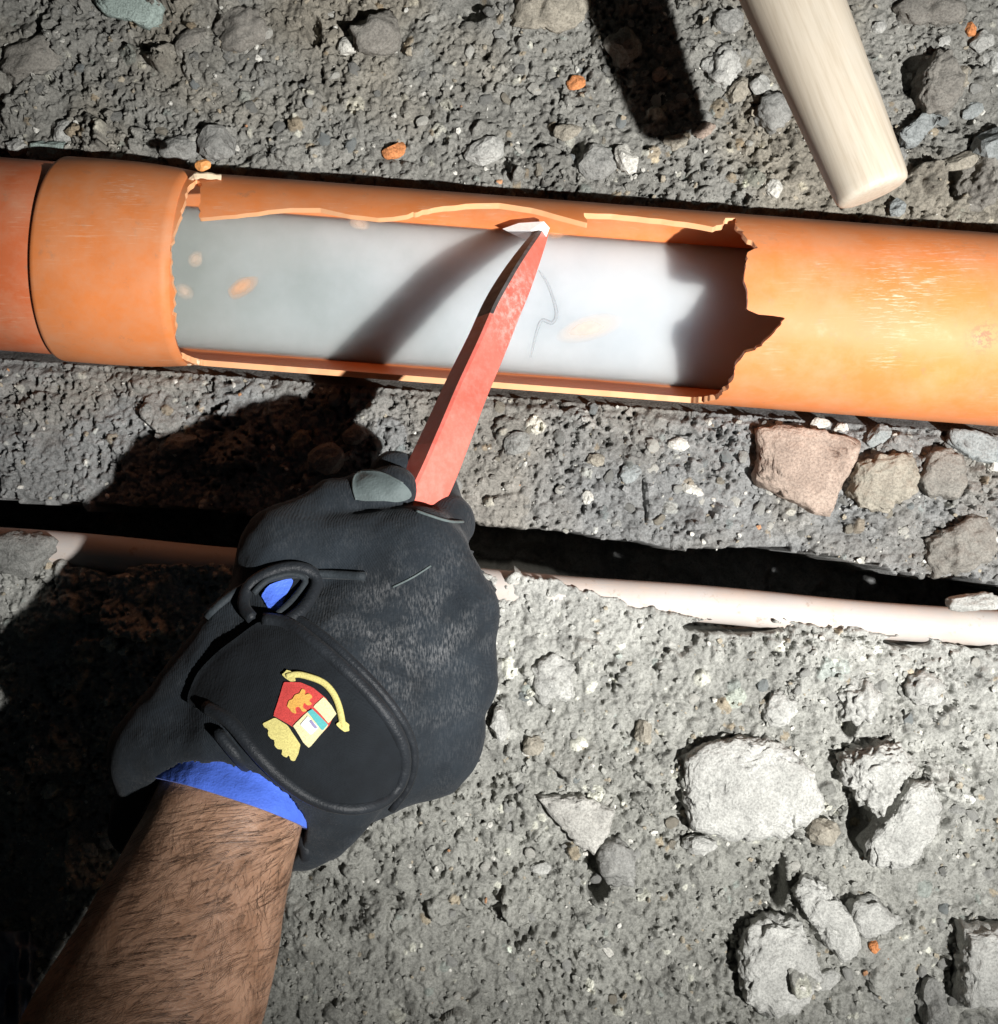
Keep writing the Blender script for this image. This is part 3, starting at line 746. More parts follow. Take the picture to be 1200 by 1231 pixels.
# many like stones
kinds = [('grey', 'plain grey'), ('pale', 'pale'), ('tan', 'buff'), ('bluegrey', 'bluish grey'), ('white', 'whitish')]
zones = [('above the orange pipe', (20, 1190, 10, 215), 112), ('in the dark strip between the two pipes', (390, 1190, 480, 650), 70),
         ('on the pale bank below the thin conduit', (400, 1190, 790, 1225), 120), ('left of the forearm', (5, 130, 1050, 1140), 10)]
protos = {}
taken = []
marks = [('the green flake', 160, 14), ('the wide earth clod at the top', 445, 45), ('the tan clod at the top edge', 650, 18), ('the bright crumbly white lump', 868, 84),
         ('the squarish grey stone above the socket', 262, 178), ('the orange chip above the opening', 474, 182), ('the orange chip beside the handle shadow', 692, 103),
         ('the pale wide stone above the pipe', 587, 184), ('the dark clod in the upper left corner', 40, 75), ('the pale bluish flat stone at left', 66, 180),
         ('the upright clod beside the handle', 1124, 108), ('the handle tip', 1050, 250), ('the tiny orange chip at top right', 1165, 37), ('the large brown clod at right', 1190, 220),
         ('the brick fragment', 960, 562), ('the tan clod by the brick fragment', 1058, 580), ('the pale blue grey chip', 757, 568), ('the white chip in dark soil', 831, 588),
         ('the round grey stone right of the bar', 622, 533), ('the gloved thumb', 470, 560), ('the broad clod by the slot', 1155, 660), ('the lowest white chip of the middle strip', 706, 598),
         ('the largest concrete slab', 903, 945), ('the black hole at right', 1020, 980), ('the upright crumbly block', 932, 1150), ('the triangular slab', 990, 1090),
         ('the block cut by the right edge', 1180, 1155), ('the triangular piece at bottom centre', 700, 985), ('the rough white clump near the conduit', 1035, 842), ('the oval concrete piece', 1080, 985),
         ('the dusty clod by the knuckles', 668, 820), ('the thin white splinter', 731, 1143), ('the smooth pale stone under the slab', 839, 1011), ('the pale crust above the slab', 935, 852),
         ('the glove cuff', 140, 985), ('the plastic film', 20, 1150), ('the cream stone by the slab', 775, 880), ('the whitish lump at the right edge', 1110, 832),
         ('the bare forearm', 350, 1150), ('the bottom edge of the picture', 600, 1231)]
dirs = ['right of', 'up right of', 'above', 'up left of', 'left of', 'down left of', 'below', 'down right of']
used_labels = set()
def pebble_label(word, a, b_):
    near = sorted(marks, key=lambda m_: (m_[1] - a) ** 2 + (m_[2] - b_) ** 2)[:4]
    for nm, mx, my in near:
        if math.hypot(mx - a, my - b_) > 220: break
        d = dirs[int(round(math.degrees(math.atan2(my - b_, a - mx)) / 45)) % 8]
        for how in ('small', 'tiny'):
            lab = f'{how} {word} pebble {d} {nm}'
            if (word, d, nm) not in used_labels:
                used_labels.add((word, d, nm)); return f'small {word} pebble {d} {nm}'
    return None
for zn, (x0, x1, y0, y1), cnt in zones:
    for q in range(cnt):
        for _ in range(20):
            a, b_ = random.uniform(x0, x1), random.uniform(y0, y1)
            cl = 306.5 + 0.0763 * a
            if abs(b_ - cl) < 128: continue
            lo_ = interp(a, [(0, 600), (560, 625), (820, 655), (1200, 700)])
            if 'between' in zn and b_ > lo_: continue
            if all((a - c[0]) ** 2 + (b_ - c[1]) ** 2 > 420 for c in taken): break
        else: continue
        mk, word = random.choices(kinds, (1, 7, 0.7, 0.3, 3) if 'pale bank' in zn else (5, 3, 1.5, 1.5, 3))[0]
        g = P(a, b_, 0)
        if gz(g.x, g.y) < -0.012: continue
        lab = pebble_label(word, a, b_)
        if lab is None: continue
        taken.append((a, b_))
        key = (mk, random.randrange(4))
        sz = random.uniform(9, 20)
        if key not in protos:
            protos[key] = rock_mesh('pebble', 1, random.uniform(0.65, 0.95), random.uniform(0.5, 0.7), M[mk], key[1] + len(mk), 2, 0.10, 8)
        g = P(a, b_, 0); zz = gz(g.x, g.y); g = P(a, b_, zz); zz = gz(g.x, g.y)
        o = obj('pebble', protos[key], None, label=lab, category='pebble', group=f'pebbles {zn}')
        s_ = sz * K * (H - zz)
        o.scale = (s_, s_, s_); o.location = (g.x, g.y, zz + s_ * 0.10); o.rotation_euler = (random.uniform(-.3, .3), random.uniform(-.3, .3), random.uniform(0, 6.28))

# loose gravel nobody could count
def gravel(n):
    v0, f0 = ICO[1]; VV, FF, CC = [], [], []
    k = 0; feet = []
    for o in bpy.data.objects:
        if o.get('category') in ('clod', 'concrete', 'brick', 'stone') and o.type == 'MESH':
            w_ = max(o.dimensions.x, o.dimensions.y)
            if w_ < 0.012: continue
            co = [o.location + o.rotation_euler.to_matrix() @ o.data.vertices[q_].co for q_ in range(0, len(o.data.vertices), max(1, len(o.data.vertices) // 400))]
            cen = o.location
            for _ in range(int(w_ * 1600)):
                v = random.choice(co); d_ = (v - cen)
                if d_.length < w_ * 0.36: continue
                feet.append((v.x + d_.x * random.uniform(0, .10), v.y + d_.y * random.uniform(0, .10)))
    n += len(feet)
    while k < n:
        ft = bool(feet)
        x, y = feet.pop() if ft else (rng.uniform(-0.33, 0.33), rng.uniform(-0.34, 0.34))
        if not (-.324 < x < .324 and -.334 < y < .334): n -= 1; continue
        i = int(np.searchsorted(GX, x)); j = int(np.searchsorted(GY, y))
        bad = slotmask[min(i, nx - 1), min(j, ny - 1)] < 0.97 or abs((x - A.x) * Vv.x + (y - A.y) * Vv.y) < PR + 0.004
        if bad:
            if ft: n -= 1
            continue
        dens = 0.5 + 0.5 * vnoise(x * 40, y * 40, 0, 5)
        if not ft and rng.random() > dens + 0.15: continue
        r = 0.0005 + (0.0026 if ft else 0.0019) * rng.random() ** (2 if ft else 3)
        v = v0 * (1 + rng.uniform(-0.28, 0.28, (len(v0), 1))) * np.array([r, r * rng.uniform(.6, 1), r * rng.uniform(.45, .8)])
        t = rng.uniform(0, 6.28); c_, s_ = math.cos(t), math.sin(t)
        v = np.stack([v[:, 0] * c_ - v[:, 1] * s_, v[:, 0] * s_ + v[:, 1] * c_, v[:, 2] + v[:, 0] * rng.uniform(-.5, .5)], -1)
        zz = hm[i, j] + r * 0.25
        VV.append(v + [x, y, zz]); FF.append(f0 + len(v0) * k)
        t0 = tone[i, j]; q = rng.random()
        c = t0 * rng.uniform(0.85, 1.35) if q < .86 else (np.array([.62, .61, .56]) if q < .93 else (np.array([.36, .32, .25]) if q < .996 else np.array([.5, .27, .15])))
        CC.append(np.tile(c, (len(v0), 1))); k += 1
    me = new_mesh('gravel', np.concatenate(VV), np.concatenate(FF), [M['gravel']], smooth=False)
    setcol(me, np.concatenate(CC))
    return me
obj('gravel', gravel(15000), None, kind='stuff', label='loose fine gravel and crumbs scattered over the soil', category='gravel')

# ---------------------------------------------------------------- orange pipe with the opening
def ray_st(x, y, r=PR):
    """photo pixel -> (s, theta) on the pipe's outside"""
    o = Vector((0, 0, H)); d = (P(x, y, 0) - o).normalized()
    ov, ow = (o - A).dot(Vv), (o - A).dot(Wv); dv, dw = d.dot(Vv), d.dot(Wv)
    a = dv * dv + dw * dw; b2 = ov * dv + ow * dw; c = ov * ov + ow * ow - r * r
    disc = b2 * b2 - a * c
    t = (-b2 - math.sqrt(max(disc, 0))) / a
    p = o + d * t - A
    th = math.atan2(p.dot(Wv), p.dot(Vv))
    if th < -math.pi / 2: th += 2 * math.pi
    return p.dot(U), th

top = [(228, 222), (236, 216), (243, 221), (241, 238), (240, 262), (270, 259), (310, 255), (350, 250), (385, 250), (420, 258), (455, 262), (490, 258), (520, 250), (560, 245), (600, 244), (640, 250),
       (680, 261), (706, 268), (702, 256), (735, 257), (780, 262), (825, 267), (858, 273), (868, 270), (872, 262), (885, 262), (886, 272), (896, 284), (912, 298), (899, 303), (897, 320), (895, 332),
       (899, 350), (898, 372), (912, 378), (945, 382), (926, 405), (910, 418), (908, 421), (896, 424), (884, 440), (882, 455), (872, 470), (862, 480)]
opening = [ray_st(*q) for q in top]
for x_ in (850, 760, 640, 520, 400, 300, 225):
    s_, _ = ray_st(x_, 306.5 + 0.0763 * x_ + 60)
    opening.append((s_, math.radians(183.5 + 1.2 * math.sin(x_ * 0.03))))
opening += [ray_st(*q) for q in [(214, 428), (209, 415), (212, 398), (208, 372), (211, 352), (205, 330), (204, 300), (209, 280), (215, 264), (221, 245)]]
op = np.array(opening) * np.array([1, PR])
# densify with a splintered edge
dense = []
for i in range(len(op)):
    p, q = op[i], op[(i + 1) % len(op)]; L_ = np.linalg.norm(q - p); long_edge = abs(q[0] - p[0]) > abs(q[1] - p[1]) * 2
    nseg = max(1, int(L_ / (0.006 if long_edge else 0.0022)))
    for k in range(nseg):
        j = 0 if k == 0 else 1
        dense.append(p + (q - p) * k / nseg + rng.normal(0, 0.00022 if long_edge else 0.0006, 2) * j)
op = np.array(dense)
s_lo, s_hi = ray_st(150, 320)[0], ray_st(975, 380)[0]
s_end = 1.2 * (B - A).length + 0.6
us = np.concatenate([np.arange(s_lo, s_hi, 0.001), np.arange(s_hi, s_end, 0.02)])
vs = np.linspace(-math.pi * 0.5, math.pi * 1.5, 361)
UU, TT = np.meshgrid(us, vs, indexing='ij')
F_ = -poly_sd(UU, TT * PR, op)
uv, faces = clip_grid(us, vs, F_)
def cyl(uv, r, wob=0.0):
    s, t = uv[:, 0:1], uv[:, 1:2]
    a, u_, v_ = np.array(A), np.array(U), np.array(Vv)
    return a + u_ * s + v_ * (r * np.cos(t)) + np.array([0, 0, 1.0]) * (r * np.sin(t))
def orient(V, F, cen_dir=None): return F
pipe_root = _emp('broken_drain_pipe', P(600, 352, PZ - PR), dict(label='orange plastic drain pipe broken open along its top, full of milky water', category='pipe'))
V_, F2, mi = slab(cyl(uv, PR), cyl(uv, PR - 0.0034), faces)
child_mesh('pipe_wall', new_mesh('pipe_wall', V_, F2, [M['pipe'], M['pipe_rim']], mat_idx=mi), pipe_root)
# socket: bell profile by s
prof = [(34, .0560), (36, .0590), (44, .0602), (150, .0602), (172, .0595), (196, .0572), (205, .0566), (209, .0560)]
# the bell ends where the wall is broken: left of the opening
def ring_surface(prof_px, thick, n=96):
    V, F = [], []
    ss = [(ray_st(p_, 306.5 + 0.0763 * p_, r_)[0] if p_ > -90 else p_ * K * H, r_) for p_, r_ in prof_px]
    pr = ss + [(q[0], q[1] - thick) for q in ss[::-1]]
    for s_, r_ in pr:
        for j in range(n):
            t = 2 * math.pi * j / n
            V.append(A + U * s_ + Vv * (r_ * math.cos(t)) + Wv * (r_ * math.sin(t)))
    m_ = len(pr)
    for i in range(m_):
        for j in range(n):
            F.append((i * n + j, i * n + (j + 1) % n, ((i + 1) % m_) * n + (j + 1) % n, ((i + 1) % m_) * n + j))
    return V, F
V_, F2 = ring_surface([(35, .0578), (36.5, .0586), (40, .0590), (90, .0591), (125, .0589), (150, .0584), (172, .0576), (190, .0567), (203, .0559)], 0.0024)
child_mesh('socket', new_mesh('socket', V_, F2, [M['pipe']]), pipe_root, label='wider smooth orange socket at the left end')
# left pipe pushed into the socket
V_, F2 = ring_surface([(-1100, .0555), (-600, .0555), (-5, .0555), (120, .0555)], 0.0032)
lp = _emp('drain_pipe', P(0, 306, PZ - PR), dict(label='redder orange drain pipe pushed into the socket at the left edge', category='pipe'))
child_mesh('pipe_wall', new_mesh('pipe_wall', V_, F2, [M['pipe_old']]), lp)
# rubber ring in the joint
ss = 33 * K * (H - PZ)
ringp = [A + U * ss + Vv * (.0564 * math.cos(t)) + Wv * (.0564 * math.sin(t)) for t in np.linspace(0, 2 * math.pi, 64)]
V_, F2 = ring_surface([(33, .0558), (34, .0567), (36, .0570)], 0.0012)
M['rubber'] = plain('black_rubber', (0.02, 0.015, 0.012), 0.6)
child_mesh('seal_ring', new_mesh('seal_ring', V_, F2, [M['rubber']]), lp)

# milky water filling the bottom of the pipe: closed body
WZ = -0.010
def water():
    ri = PR - 0.0038; zr = WZ - PZ; hw = math.sqrt(ri * ri - zr * zr)
    a0 = math.atan2(zr, -hw); a1 = math.atan2(zr, hw)
    sec = []
    for q in range(25): sec.append((-hw + 2 * hw * q / 24, zr))
    for q in range(1, 16):
        t = a1 + (-(2 * math.pi) * 0 + ((a0 - a1) * q / 16))
        t = a1 - (a1 - a0) * q / 16
        sec.append((ri * math.cos(t), ri * math.sin(t)))
    V, F = [], []; n_ = len(sec); S_ = np.linspace(0.02, s_end - 0.05, 240)
    for s_ in S_:
        for v_, w_ in sec: V.append(A + U * s_ + Vv * v_ + Wv * w_)
    for i in range(len(S_) - 1):
        for j in range(n_):
            k = (j + 1) % n_
            F.append((i * n_ + j, (i + 1) * n_ + j, (i + 1) * n_ + k, i * n_ + k))
    F.append(tuple(range(n_))); F.append(tuple((len(S_) - 1) * n_ + j for j in range(n_))[::-1])
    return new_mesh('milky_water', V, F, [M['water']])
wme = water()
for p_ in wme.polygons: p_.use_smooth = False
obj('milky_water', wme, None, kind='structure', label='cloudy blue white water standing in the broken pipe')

# plastic shards half sunk in the water and at the socket edge
M['shard'] = plain('wet_orange_shard', (0.78, 0.45, 0.25), 0.35)
M['shard_pale'] = plain('sunk_pale_shard', (0.78, 0.62, 0.48), 0.35)
M['shard_bright'] = plain('orange_shard', (0.80, 0.36, 0.12), 0.45)
M['debris'].node_tree.nodes['Principled BSDF'].inputs['Alpha'].default_value = 0.35
def murky(mt, amax):
    nt = mt.node_tree; n, l = nt.nodes, nt.links; b = n['Principled BSDF']
    g_ = n.new('ShaderNodeTexCoord').outputs['Generated']
    vd = n.new('ShaderNodeVectorMath'); vd.operation = 'DISTANCE'; l.new(g_, vd.inputs[0]); vd.inputs[1].default_value = (.5, .5, .8)
    r_ = ramp(n, l, vd.outputs['Value'], [(0.12, (amax,) * 3), (0.5, (0, 0, 0))]); l.new(r_.outputs[0], b.inputs['Alpha'])
murky(M['shard'], 0.75); murky(M['shard_pale'], 0.55)
def shard(cx, cy, w, h, rot, mat, label, z=WZ, t=0.0009, rise=0.0):
    p = P(cx, cy, z); sc = K * (H - z)
    me = rock_mesh('plastic_shard', w * sc, h * sc, t, M[mat], int(cx + cy * 3), 3, 0.12, 6)
    o = obj('plastic_shard', me, None, label=label, category='plastic shard')
    o.location = (p.x, p.y, z + rise); o.rotation_euler = (0, 0, math.radians(rot)); return o
shard(290, 345, 50, 26, 32, 'shard', 'orange shard floating near the socket, largest of those on the left')
shard(236, 312, 24, 22, 60, 'shard_pale', 'faint orange shard just right of the socket edge, upper')
shard(223, 351, 30, 20, -30, 'shard_pale', 'faint orange shard just right of the socket edge, lower')
shard(575, 258, 34, 24, -10, 'shard', 'orange shard at the top rim left of the steel tip')
shard(669, 275, 40, 30, 20, 'shard', 'orange shard touching the right side of the steel tip')
shard(708, 395, 90, 34, 14, 'shard_pale', 'long pale shard under the water right of the red bar')
shard(430, 268, 34, 18, -20, 'shard_pale', 'pale shard under the upper rim, left of centre')
shard(244, 199, 20, 15, 10, 'shard_bright', 'bright orange shard resting on top of the pipe by the socket', z=PZ + 0.050, t=0.004)
def fringe(name, pts, label):
    path = [P(*p) for p in smooth_path(pts, 4)]
    r_ = [0.0016 * (0.7 + 0.6 * abs(math.sin(i * 2.3))) for i in range(len(path))]
    V_, F2 = loft(path, [circ(q, q * .6, 6) for q in r_])
    return obj(name, new_mesh(name, V_, F2, [M['shard_pale2']], smooth=False), None, label=label, category='plastic shred')
M['shard_pale2'] = plain('pale_plastic_shred', (0.75, 0.6, 0.42), 0.6)
fringe('plastic_shred', [(227, 222, .047), (232, 213, .052), (244, 211, .052), (266, 213, .049)], 'pale ragged plastic shred across the slit by the socket')
fringe('plastic_shred', [(224, 437, .018), (232, 434, .020), (240, 436, .019)], 'pale ragged shred at the lower rim by the socket')
tube_pts = [P(x_, y_, WZ + 0.0004) for x_, y_ in smooth_path([(648, 325), (660, 345), (669, 375), (664, 388), (652, 385), (645, 400), (638, 430)], 5)]
V_, F2 = loft(tube_pts, [circ(0.0011 * math.sin(math.pi * (i + 1) / (len(tube_pts) + 1)) ** .5, .0003, 6) for i in range(len(tube_pts))])
obj('sediment_strand', new_mesh('sediment_strand', V_, F2, [M['debris']]), None, label='thin hooked grey strand floating right of the red bar', category='strand')

# ---------------------------------------------------------------- thin conduit
V_, F2 = loft([CA - CU * 1.2 + (CB - CA) * 0, *[CA + (CB - CA) * (t / 40) + CV * 0.0006 * math.sin(t * .5) for t in range(-2, 43)], CB + CU * 1.2], [circ(CR, CR, 32)] * 47)
obj('conduit', new_mesh('conduit', V_, F2, [M['conduit']]), None, label='thin pale dusty conduit half buried across the middle', category='conduit')

# ---------------------------------------------------------------- red bar
DZ = 0.026
bar_root = _emp('pry_bar', P(560, 440, 0.05), dict(label='red painted steel pry bar held in the glove, tip in the milky water', category='pry bar'))
def bar():
    ctrl = [(400, 800, .118, 11.5, 8), (455, 690, .108, 11.5, 8), (508, 590, .098, 11.5, 8), (535, 530, .088, 11.0, 7.5), (560, 470, .075, 10.4, 7), (585, 415, .062, 10, 6.5), (602, 375, .051, 9.6, 6.5), (618, 343, .040, 8.6, 6.2), (634, 312, .024, 6.5, 5.4), (648, 286, .006, 4.2, 4.2), (654, 272, -.008, 2.6, 3.2)]
    path = smooth_path(ctrl, 6)
    pts = [P(q[0], q[1], q[2] + DZ * min(1, max(0, (q[2] + 0.008) / 0.10))) for q in path]
    secs = []
    roll = math.radians(40)      # broad face turned towards the torch
    for q in path:
        a, b_ = q[3] * 1.0e-3, q[4] * 0.98e-3; c = 0.0014
        raw = [(a, -b_ + c), (a, b_ - c), (a - c, b_), (-a + c, b_), (-a, b_ - c), (-a, -b_ + c), (-a + c, -b_), (a - c, -b_)]
        secs.append([(x * math.cos(roll) + y * math.sin(roll), -x * math.sin(roll) + y * math.cos(roll)) for x, y in raw])
    V, F = loft(pts, secs)
    m_ = len(secs[0]); mi = []
    for i in range(len(pts) - 1):
        yy = path[i][1]
        for j in range(m_):
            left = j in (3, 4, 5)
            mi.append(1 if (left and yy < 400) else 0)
    mi += [0, 1]
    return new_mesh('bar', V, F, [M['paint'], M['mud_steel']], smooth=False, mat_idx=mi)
child_mesh('bar', bar(), bar_root)
def tip():
    out = [(604, 275), (624, 268), (654, 266), (661, 274), (656, 287), (643, 294), (620, 283)]
    zt = [0.002, 0.008, 0.014, 0.014, 0.010, 0.004, 0.001]
    V = [P(a, b_, z) for (a, b_), z in zip(out, zt)] + [P(a, b_, z - 0.007) for (a, b_), z in zip(out, zt)]
    c1 = len(V); V.append(P(638, 277, 0.0125)); n_ = len(out)
    F = [(i, (i + 1) % n_, c1) for i in range(n_)] + [(i + n_, (i + 1) % n_ + n_, (i + 1) % n_, i) for i in range(n_)] + [tuple(range(n_, 2 * n_))]
    F = [f[::-1] for f in F]
    return new_mesh('steel_tip', V, F, [M['steel']], smooth=False)
child_mesh('steel_tip', tip(), bar_root, label='bright bare steel chisel tip')

# ---------------------------------------------------------------- wooden handle (with its off-frame head)
hr = _emp('hammer', P(1050, 240, 0.09), dict(label='thick pale wooden hammer handle reaching in from the top right', category='hammer'))
def handle():
    a, b_ = np.array(P(1051, 234, 0.180)), np.array(P(954, 0, 0.172)); d = b_ - a
    ts = [0, .004, .012, .03, .06, .15, .3, .5, .75, 1.0, 1.4, 1.9, 2.3]
    rr = [.70, .84, .94, .98, .995, 1, 1, 1, 1, 1, 1, 1, 1]
    pts, secs = [], []
    for t, r_ in zip(ts, rr):
        base = 0.0170 + 0.0048 * min(t, 1.3)
        pts.append(a + d * t); secs.append(circ(base * r_, base * .86 * r_, 40, 0.92))
    return new_mesh('handle', *loft(pts, secs), [M['wood']]), a, d
hme, ha, hd = handle()
child_mesh('handle', hme, hr)
hp = ha + hd * 2.32; hx = np.cross(hd / np.linalg.norm(hd), [0, 0, 1]); hx /= np.linalg.norm(hx)
V_, F2 = loft([hp - hx * .07, hp - hx * .064, hp - hx * .02, hp + hx * .02, hp + hx * .064, hp + hx * .07], [circ(.022, .022, 8), circ(.026, .026, 8), circ(.024, .024, 8), circ(.024, .024, 8), circ(.026, .026, 8), circ(.022, .022, 8)])
child_mesh('head', new_mesh('head', V_, F2, [M['mud_steel']], smooth=False), hr)

# ---------------------------------------------------------------- gloved hand and forearm
def surface_nets(Fv, org, h):
    sgn = Fv < 0
    nx_, ny_, nz_ = Fv.shape
    cx_, cy_, cz_ = nx_ - 1, ny_ - 1, nz_ - 1
    acc = np.zeros((cx_, cy_, cz_, 3)); cnt = np.zeros((cx_, cy_, cz_))
    I = np.stack(np.meshgrid(np.arange(nx_), np.arange(ny_), np.arange(nz_), indexing='ij'), -1).astype(float)
    faces = []
    for ax in range(3):
        sl0 = [slice(None)] * 3; sl1 = [slice(None)] * 3
        sl0[ax] = slice(0, -1); sl1[ax] = slice(1, None)
        a, b_ = Fv[tuple(sl0)], Fv[tuple(sl1)]; cr = (a < 0) != (b_ < 0)
        idx_ = np.argwhere(cr); t = a[cr] / (a[cr] - b_[cr])
        p = idx_.astype(float); p[:, ax] += t
        o1, o2 = [q for q in range(3) if q != ax]
        neigh = []
        ok = (idx_[:, o1] > 0) & (idx_[:, o2] > 0) & (idx_[:, o1] < Fv.shape[o1] - 1) & (idx_[:, o2] < Fv.shape[o2] - 1)
        for d1, d2 in ((0, 0), (1, 0), (1, 1), (0, 1)):
            c = idx_.copy(); c[:, o1] -= d1; c[:, o2] -= d2
            good = (c >= 0).all(1) & (c[:, 0] < cx_) & (c[:, 1] < cy_) & (c[:, 2] < cz_)
            np.add.at(acc, tuple(c[good].T), p[good]); np.add.at(cnt, tuple(c[good].T), 1)
            neigh.append(c)
        inside = (a < 0)[cr]
        faces.append((ax, [c[ok] for c in neigh], inside[ok]))
    act = cnt > 0; vid = -np.ones(cnt.shape, int); vid[act] = np.arange(act.sum())
    V = acc[act] / cnt[act][:, None] * h + org
    out = []
    for ax, ne, ins in faces:
        q = np.stack([vid[tuple(c.T)] for c in ne], -1)
        flip = ins if ax != 1 else ~ins
        q = np.where(flip[:, None], q[:, ::-1], q)
        out.append(q)
    return V, np.concatenate(out)

h_ = 0.00135
lo_b = np.array([-0.21, -0.20, 0.055]); hi_b = np.array([0.02, 0.045, 0.250])
gx, gy, gzz = [np.arange(lo_b[q], hi_b[q], h_) for q in range(3)]
Gx, Gy, Gz = np.meshgrid(gx, gy, gzz, indexing='ij', sparse=False)
Gx, Gy, Gz = [g_.astype(np.float32) for g_ in (Gx, Gy, Gz)]
def cap(p, q, r1, r2=None, zs=1.0):
    """tapered capsule; zs>1 flattens it vertically"""
    r2 = r1 if r2 is None else r2
    p = np.array(P(p[0], p[1], p[2] + DZ)); q = np.array(P(q[0], q[1], q[2] + DZ)); e = (q - p) * [1, 1, zs]
    dx, dy, dz = Gx - p[0], Gy - p[1], (Gz - p[2]) * zs
    t = np.clip((dx * e[0] + dy * e[1] + dz * e[2]) / (e @ e), 0, 1)
    return np.sqrt((dx - t * e[0]) ** 2 + (dy - t * e[1]) ** 2 + (dz - t * e[2]) ** 2) - (r1 + (r2 - r1) * t)
def smin(a, b_, k):
    hh = np.clip(0.5 + 0.5 * (b_ - a) / k, 0, 1)
    return b_ * (1 - hh) + a * hh - k * hh * (1 - hh)
# metacarpals and knuckles
K1, K2, K3, K4 = (515, 674, .119), (549, 737, .122), (549, 815, .119), (526, 886, .112)
wr = (345, 880, .140)
back = cap((330, 820, .135), K1, .026, .0205, 1.15)
for kk, r_ in ((K2, .0208), (K3, .0205), (K4, .0205)): back = smin(back, cap(wr, kk, .034, r_ * .97, 1.25), 0.019)
back = smin(back, cap((440, 905, .120), (500, 895, .112), .032, .028, 1.2), 0.014)
# curled fingers under the knuckles, index a little apart
for i, (kk, r_) in enumerate(((K1, .0125), (K2, .0135), (K3, .013), (K4, .012))):
    a1 = (kk[0] + 6, kk[1] - 4, kk[2] - .036); a2 = (kk[0] - 45, kk[1] - 28, kk[2] - .058); a3 = (kk[0] - 95, kk[1] - 40, kk[2] - .038)
    if i == 0: a1 = (538, 628, .092); a2 = (520, 592, .070); a3 = (472, 568, .092)
    back = smin(back, cap(kk, a1, r_ + .004, r_ + .001), 0.006); back = smin(back, cap(a1, a2, r_ + .0005, r_), 0.004); back = smin(back, cap(a2, a3, r_, r_ - .0012), 0.003)
# web between thumb and index, thumb lying along the bar
back = smin(back, cap((345, 668, .116), (500, 655, .119), .0205, .0185, 1.1), 0.009)
back = smin(back, cap((320, 790, .128), (345, 665, .112), .026, .0205), 0.014)
back = smin(back, cap((350, 655, .108), (405, 612, .106), .0195, .0148), 0.005)
back = smin(back, cap((405, 612, .106), (474, 588, .108), .0148, .0118), 0.003)
# fist underside (thenar)
back = smin(back, cap((400, 800, .100), (470, 850, .090), .024, .022), 0.012)
# cuff
cuff = cap((380, 860, .138), (238, 1062, .163), .049, .0495, 1.3)
cuff = smin(cuff, cap((290, 760, .130), (200, 905, .140), .018, .026), 0.012)
glove = smin(back, cuff, 0.012)
glove = smin(glove, cap((184, 915, .135), (166, 1010, .124), .014, .015), 0.012)
# open end: slanting plane through three points
pa, pb, pc = [np.array(P(*q)) for q in ((146, 1040, .120 + DZ), (388, 1094, .120 + DZ), (266, 872, .190 + DZ))]
nn = np.cross(pb - pa, pc - pa); nn /= np.linalg.norm(nn)
if nn[1] > 0: nn = -nn
plane = (Gx - pa[0]) * nn[0] + (Gy - pa[1]) * nn[1] + (Gz - pa[2]) * nn[2]
glove = -smin(-glove, -plane, 0.010)
# wrinkles
q = 1 / 0.011
wr_n = fbm(Gx[::2, ::2, ::2] * q, Gy[::2, ::2, ::2] * q * .7, Gz[::2, ::2, ::2] * q, 2, 303)
wr_n = np.repeat(np.repeat(np.repeat(wr_n, 2, 0), 2, 1), 2, 2)[:Gx.shape[0], :Gx.shape[1], :Gx.shape[2]]
glove = glove + 0.0012 * wr_n
ARM = [(335, 850, .128, .030, .024), (305, 905, .137, .0335, .0265), (280, 960, .149, .0345, .0300), (252, 1040, .158, .0385, .0365), (222, 1120, .170, .0435, .0420), (188, 1205, .184, .048, .0470), (150, 1290, .198, .050, .049), (60, 1480, .225, .053, .052), (-40, 1700, .255, .055, .054)]
ARM = [(a_[0], a_[1], a_[2] + DZ, a_[3] * .97, a_[4] * .97) for a_ in ARM]
cav = None
for a_, b_ in zip(ARM[1:5], ARM[2:6]):
    c_ = cap((a_[0], a_[1], a_[2] - DZ), (b_[0], b_[1], b_[2] - DZ), a_[3] + .003, b_[3] + .003, 1.2); cav = c_ if cav is None else np.minimum(cav, c_)
glove = np.maximum(glove, -cav)
GV, GF = surface_nets(glove, lo_b, h_)
del Gx, Gy, Gz, wr_n, back, cuff, cav, plane, glove

# smooth the vertices once
def smooth_mesh(V, F, it=2, lam=0.5):
    for _ in range(it):
        acc = np.zeros_like(V); cnt = np.zeros(len(V))
        for a_, b_ in ((0, 1), (1, 2), (2, 3), (3, 0)):
            np.add.at(acc, F[:, a_], V[F[:, b_]]); np.add.at(cnt, F[:, a_], 1)
            np.add.at(acc, F[:, b_], V[F[:, a_]]); np.add.at(cnt, F[:, b_], 1)
        V = V + lam * (acc / np.maximum(cnt, 1)[:, None] - V)
    return V
GV = smooth_mesh(GV, GF, 3)
# vertex photo position, to press the seams into the surface
gpx = 600 + GV[:, 0] / (K * (H - GV[:, 2])); gpy = 615.5 - GV[:, 1] / (K * (H - GV[:, 2]))
def vnormals(V, F):
    n = np.cross(V[F[:, 2]] - V[F[:, 0]], V[F[:, 3]] - V[F[:, 1]]); N = np.zeros_like(V)
    for k in range(4): np.add.at(N, F[:, k], n)
    return N / (np.linalg.norm(N, axis=1, keepdims=True) + 1e-12)
GN = vnormals(GV, GF)
def seg_dist(x, y, pl):
    d = np.full(x.shape, 1e9)
    for (x0, y0), (x1, y1) in zip(pl[:-1], pl[1:]):
        ex, ey = x1 - x0, y1 - y0; t = np.clip(((x - x0) * ex + (y - y0) * ey) / (ex * ex + ey * ey + 1e-9), 0, 1)
        d = np.minimum(d, np.hypot(x - x0 - t * ex, y - y0 - t * ey))
    return d
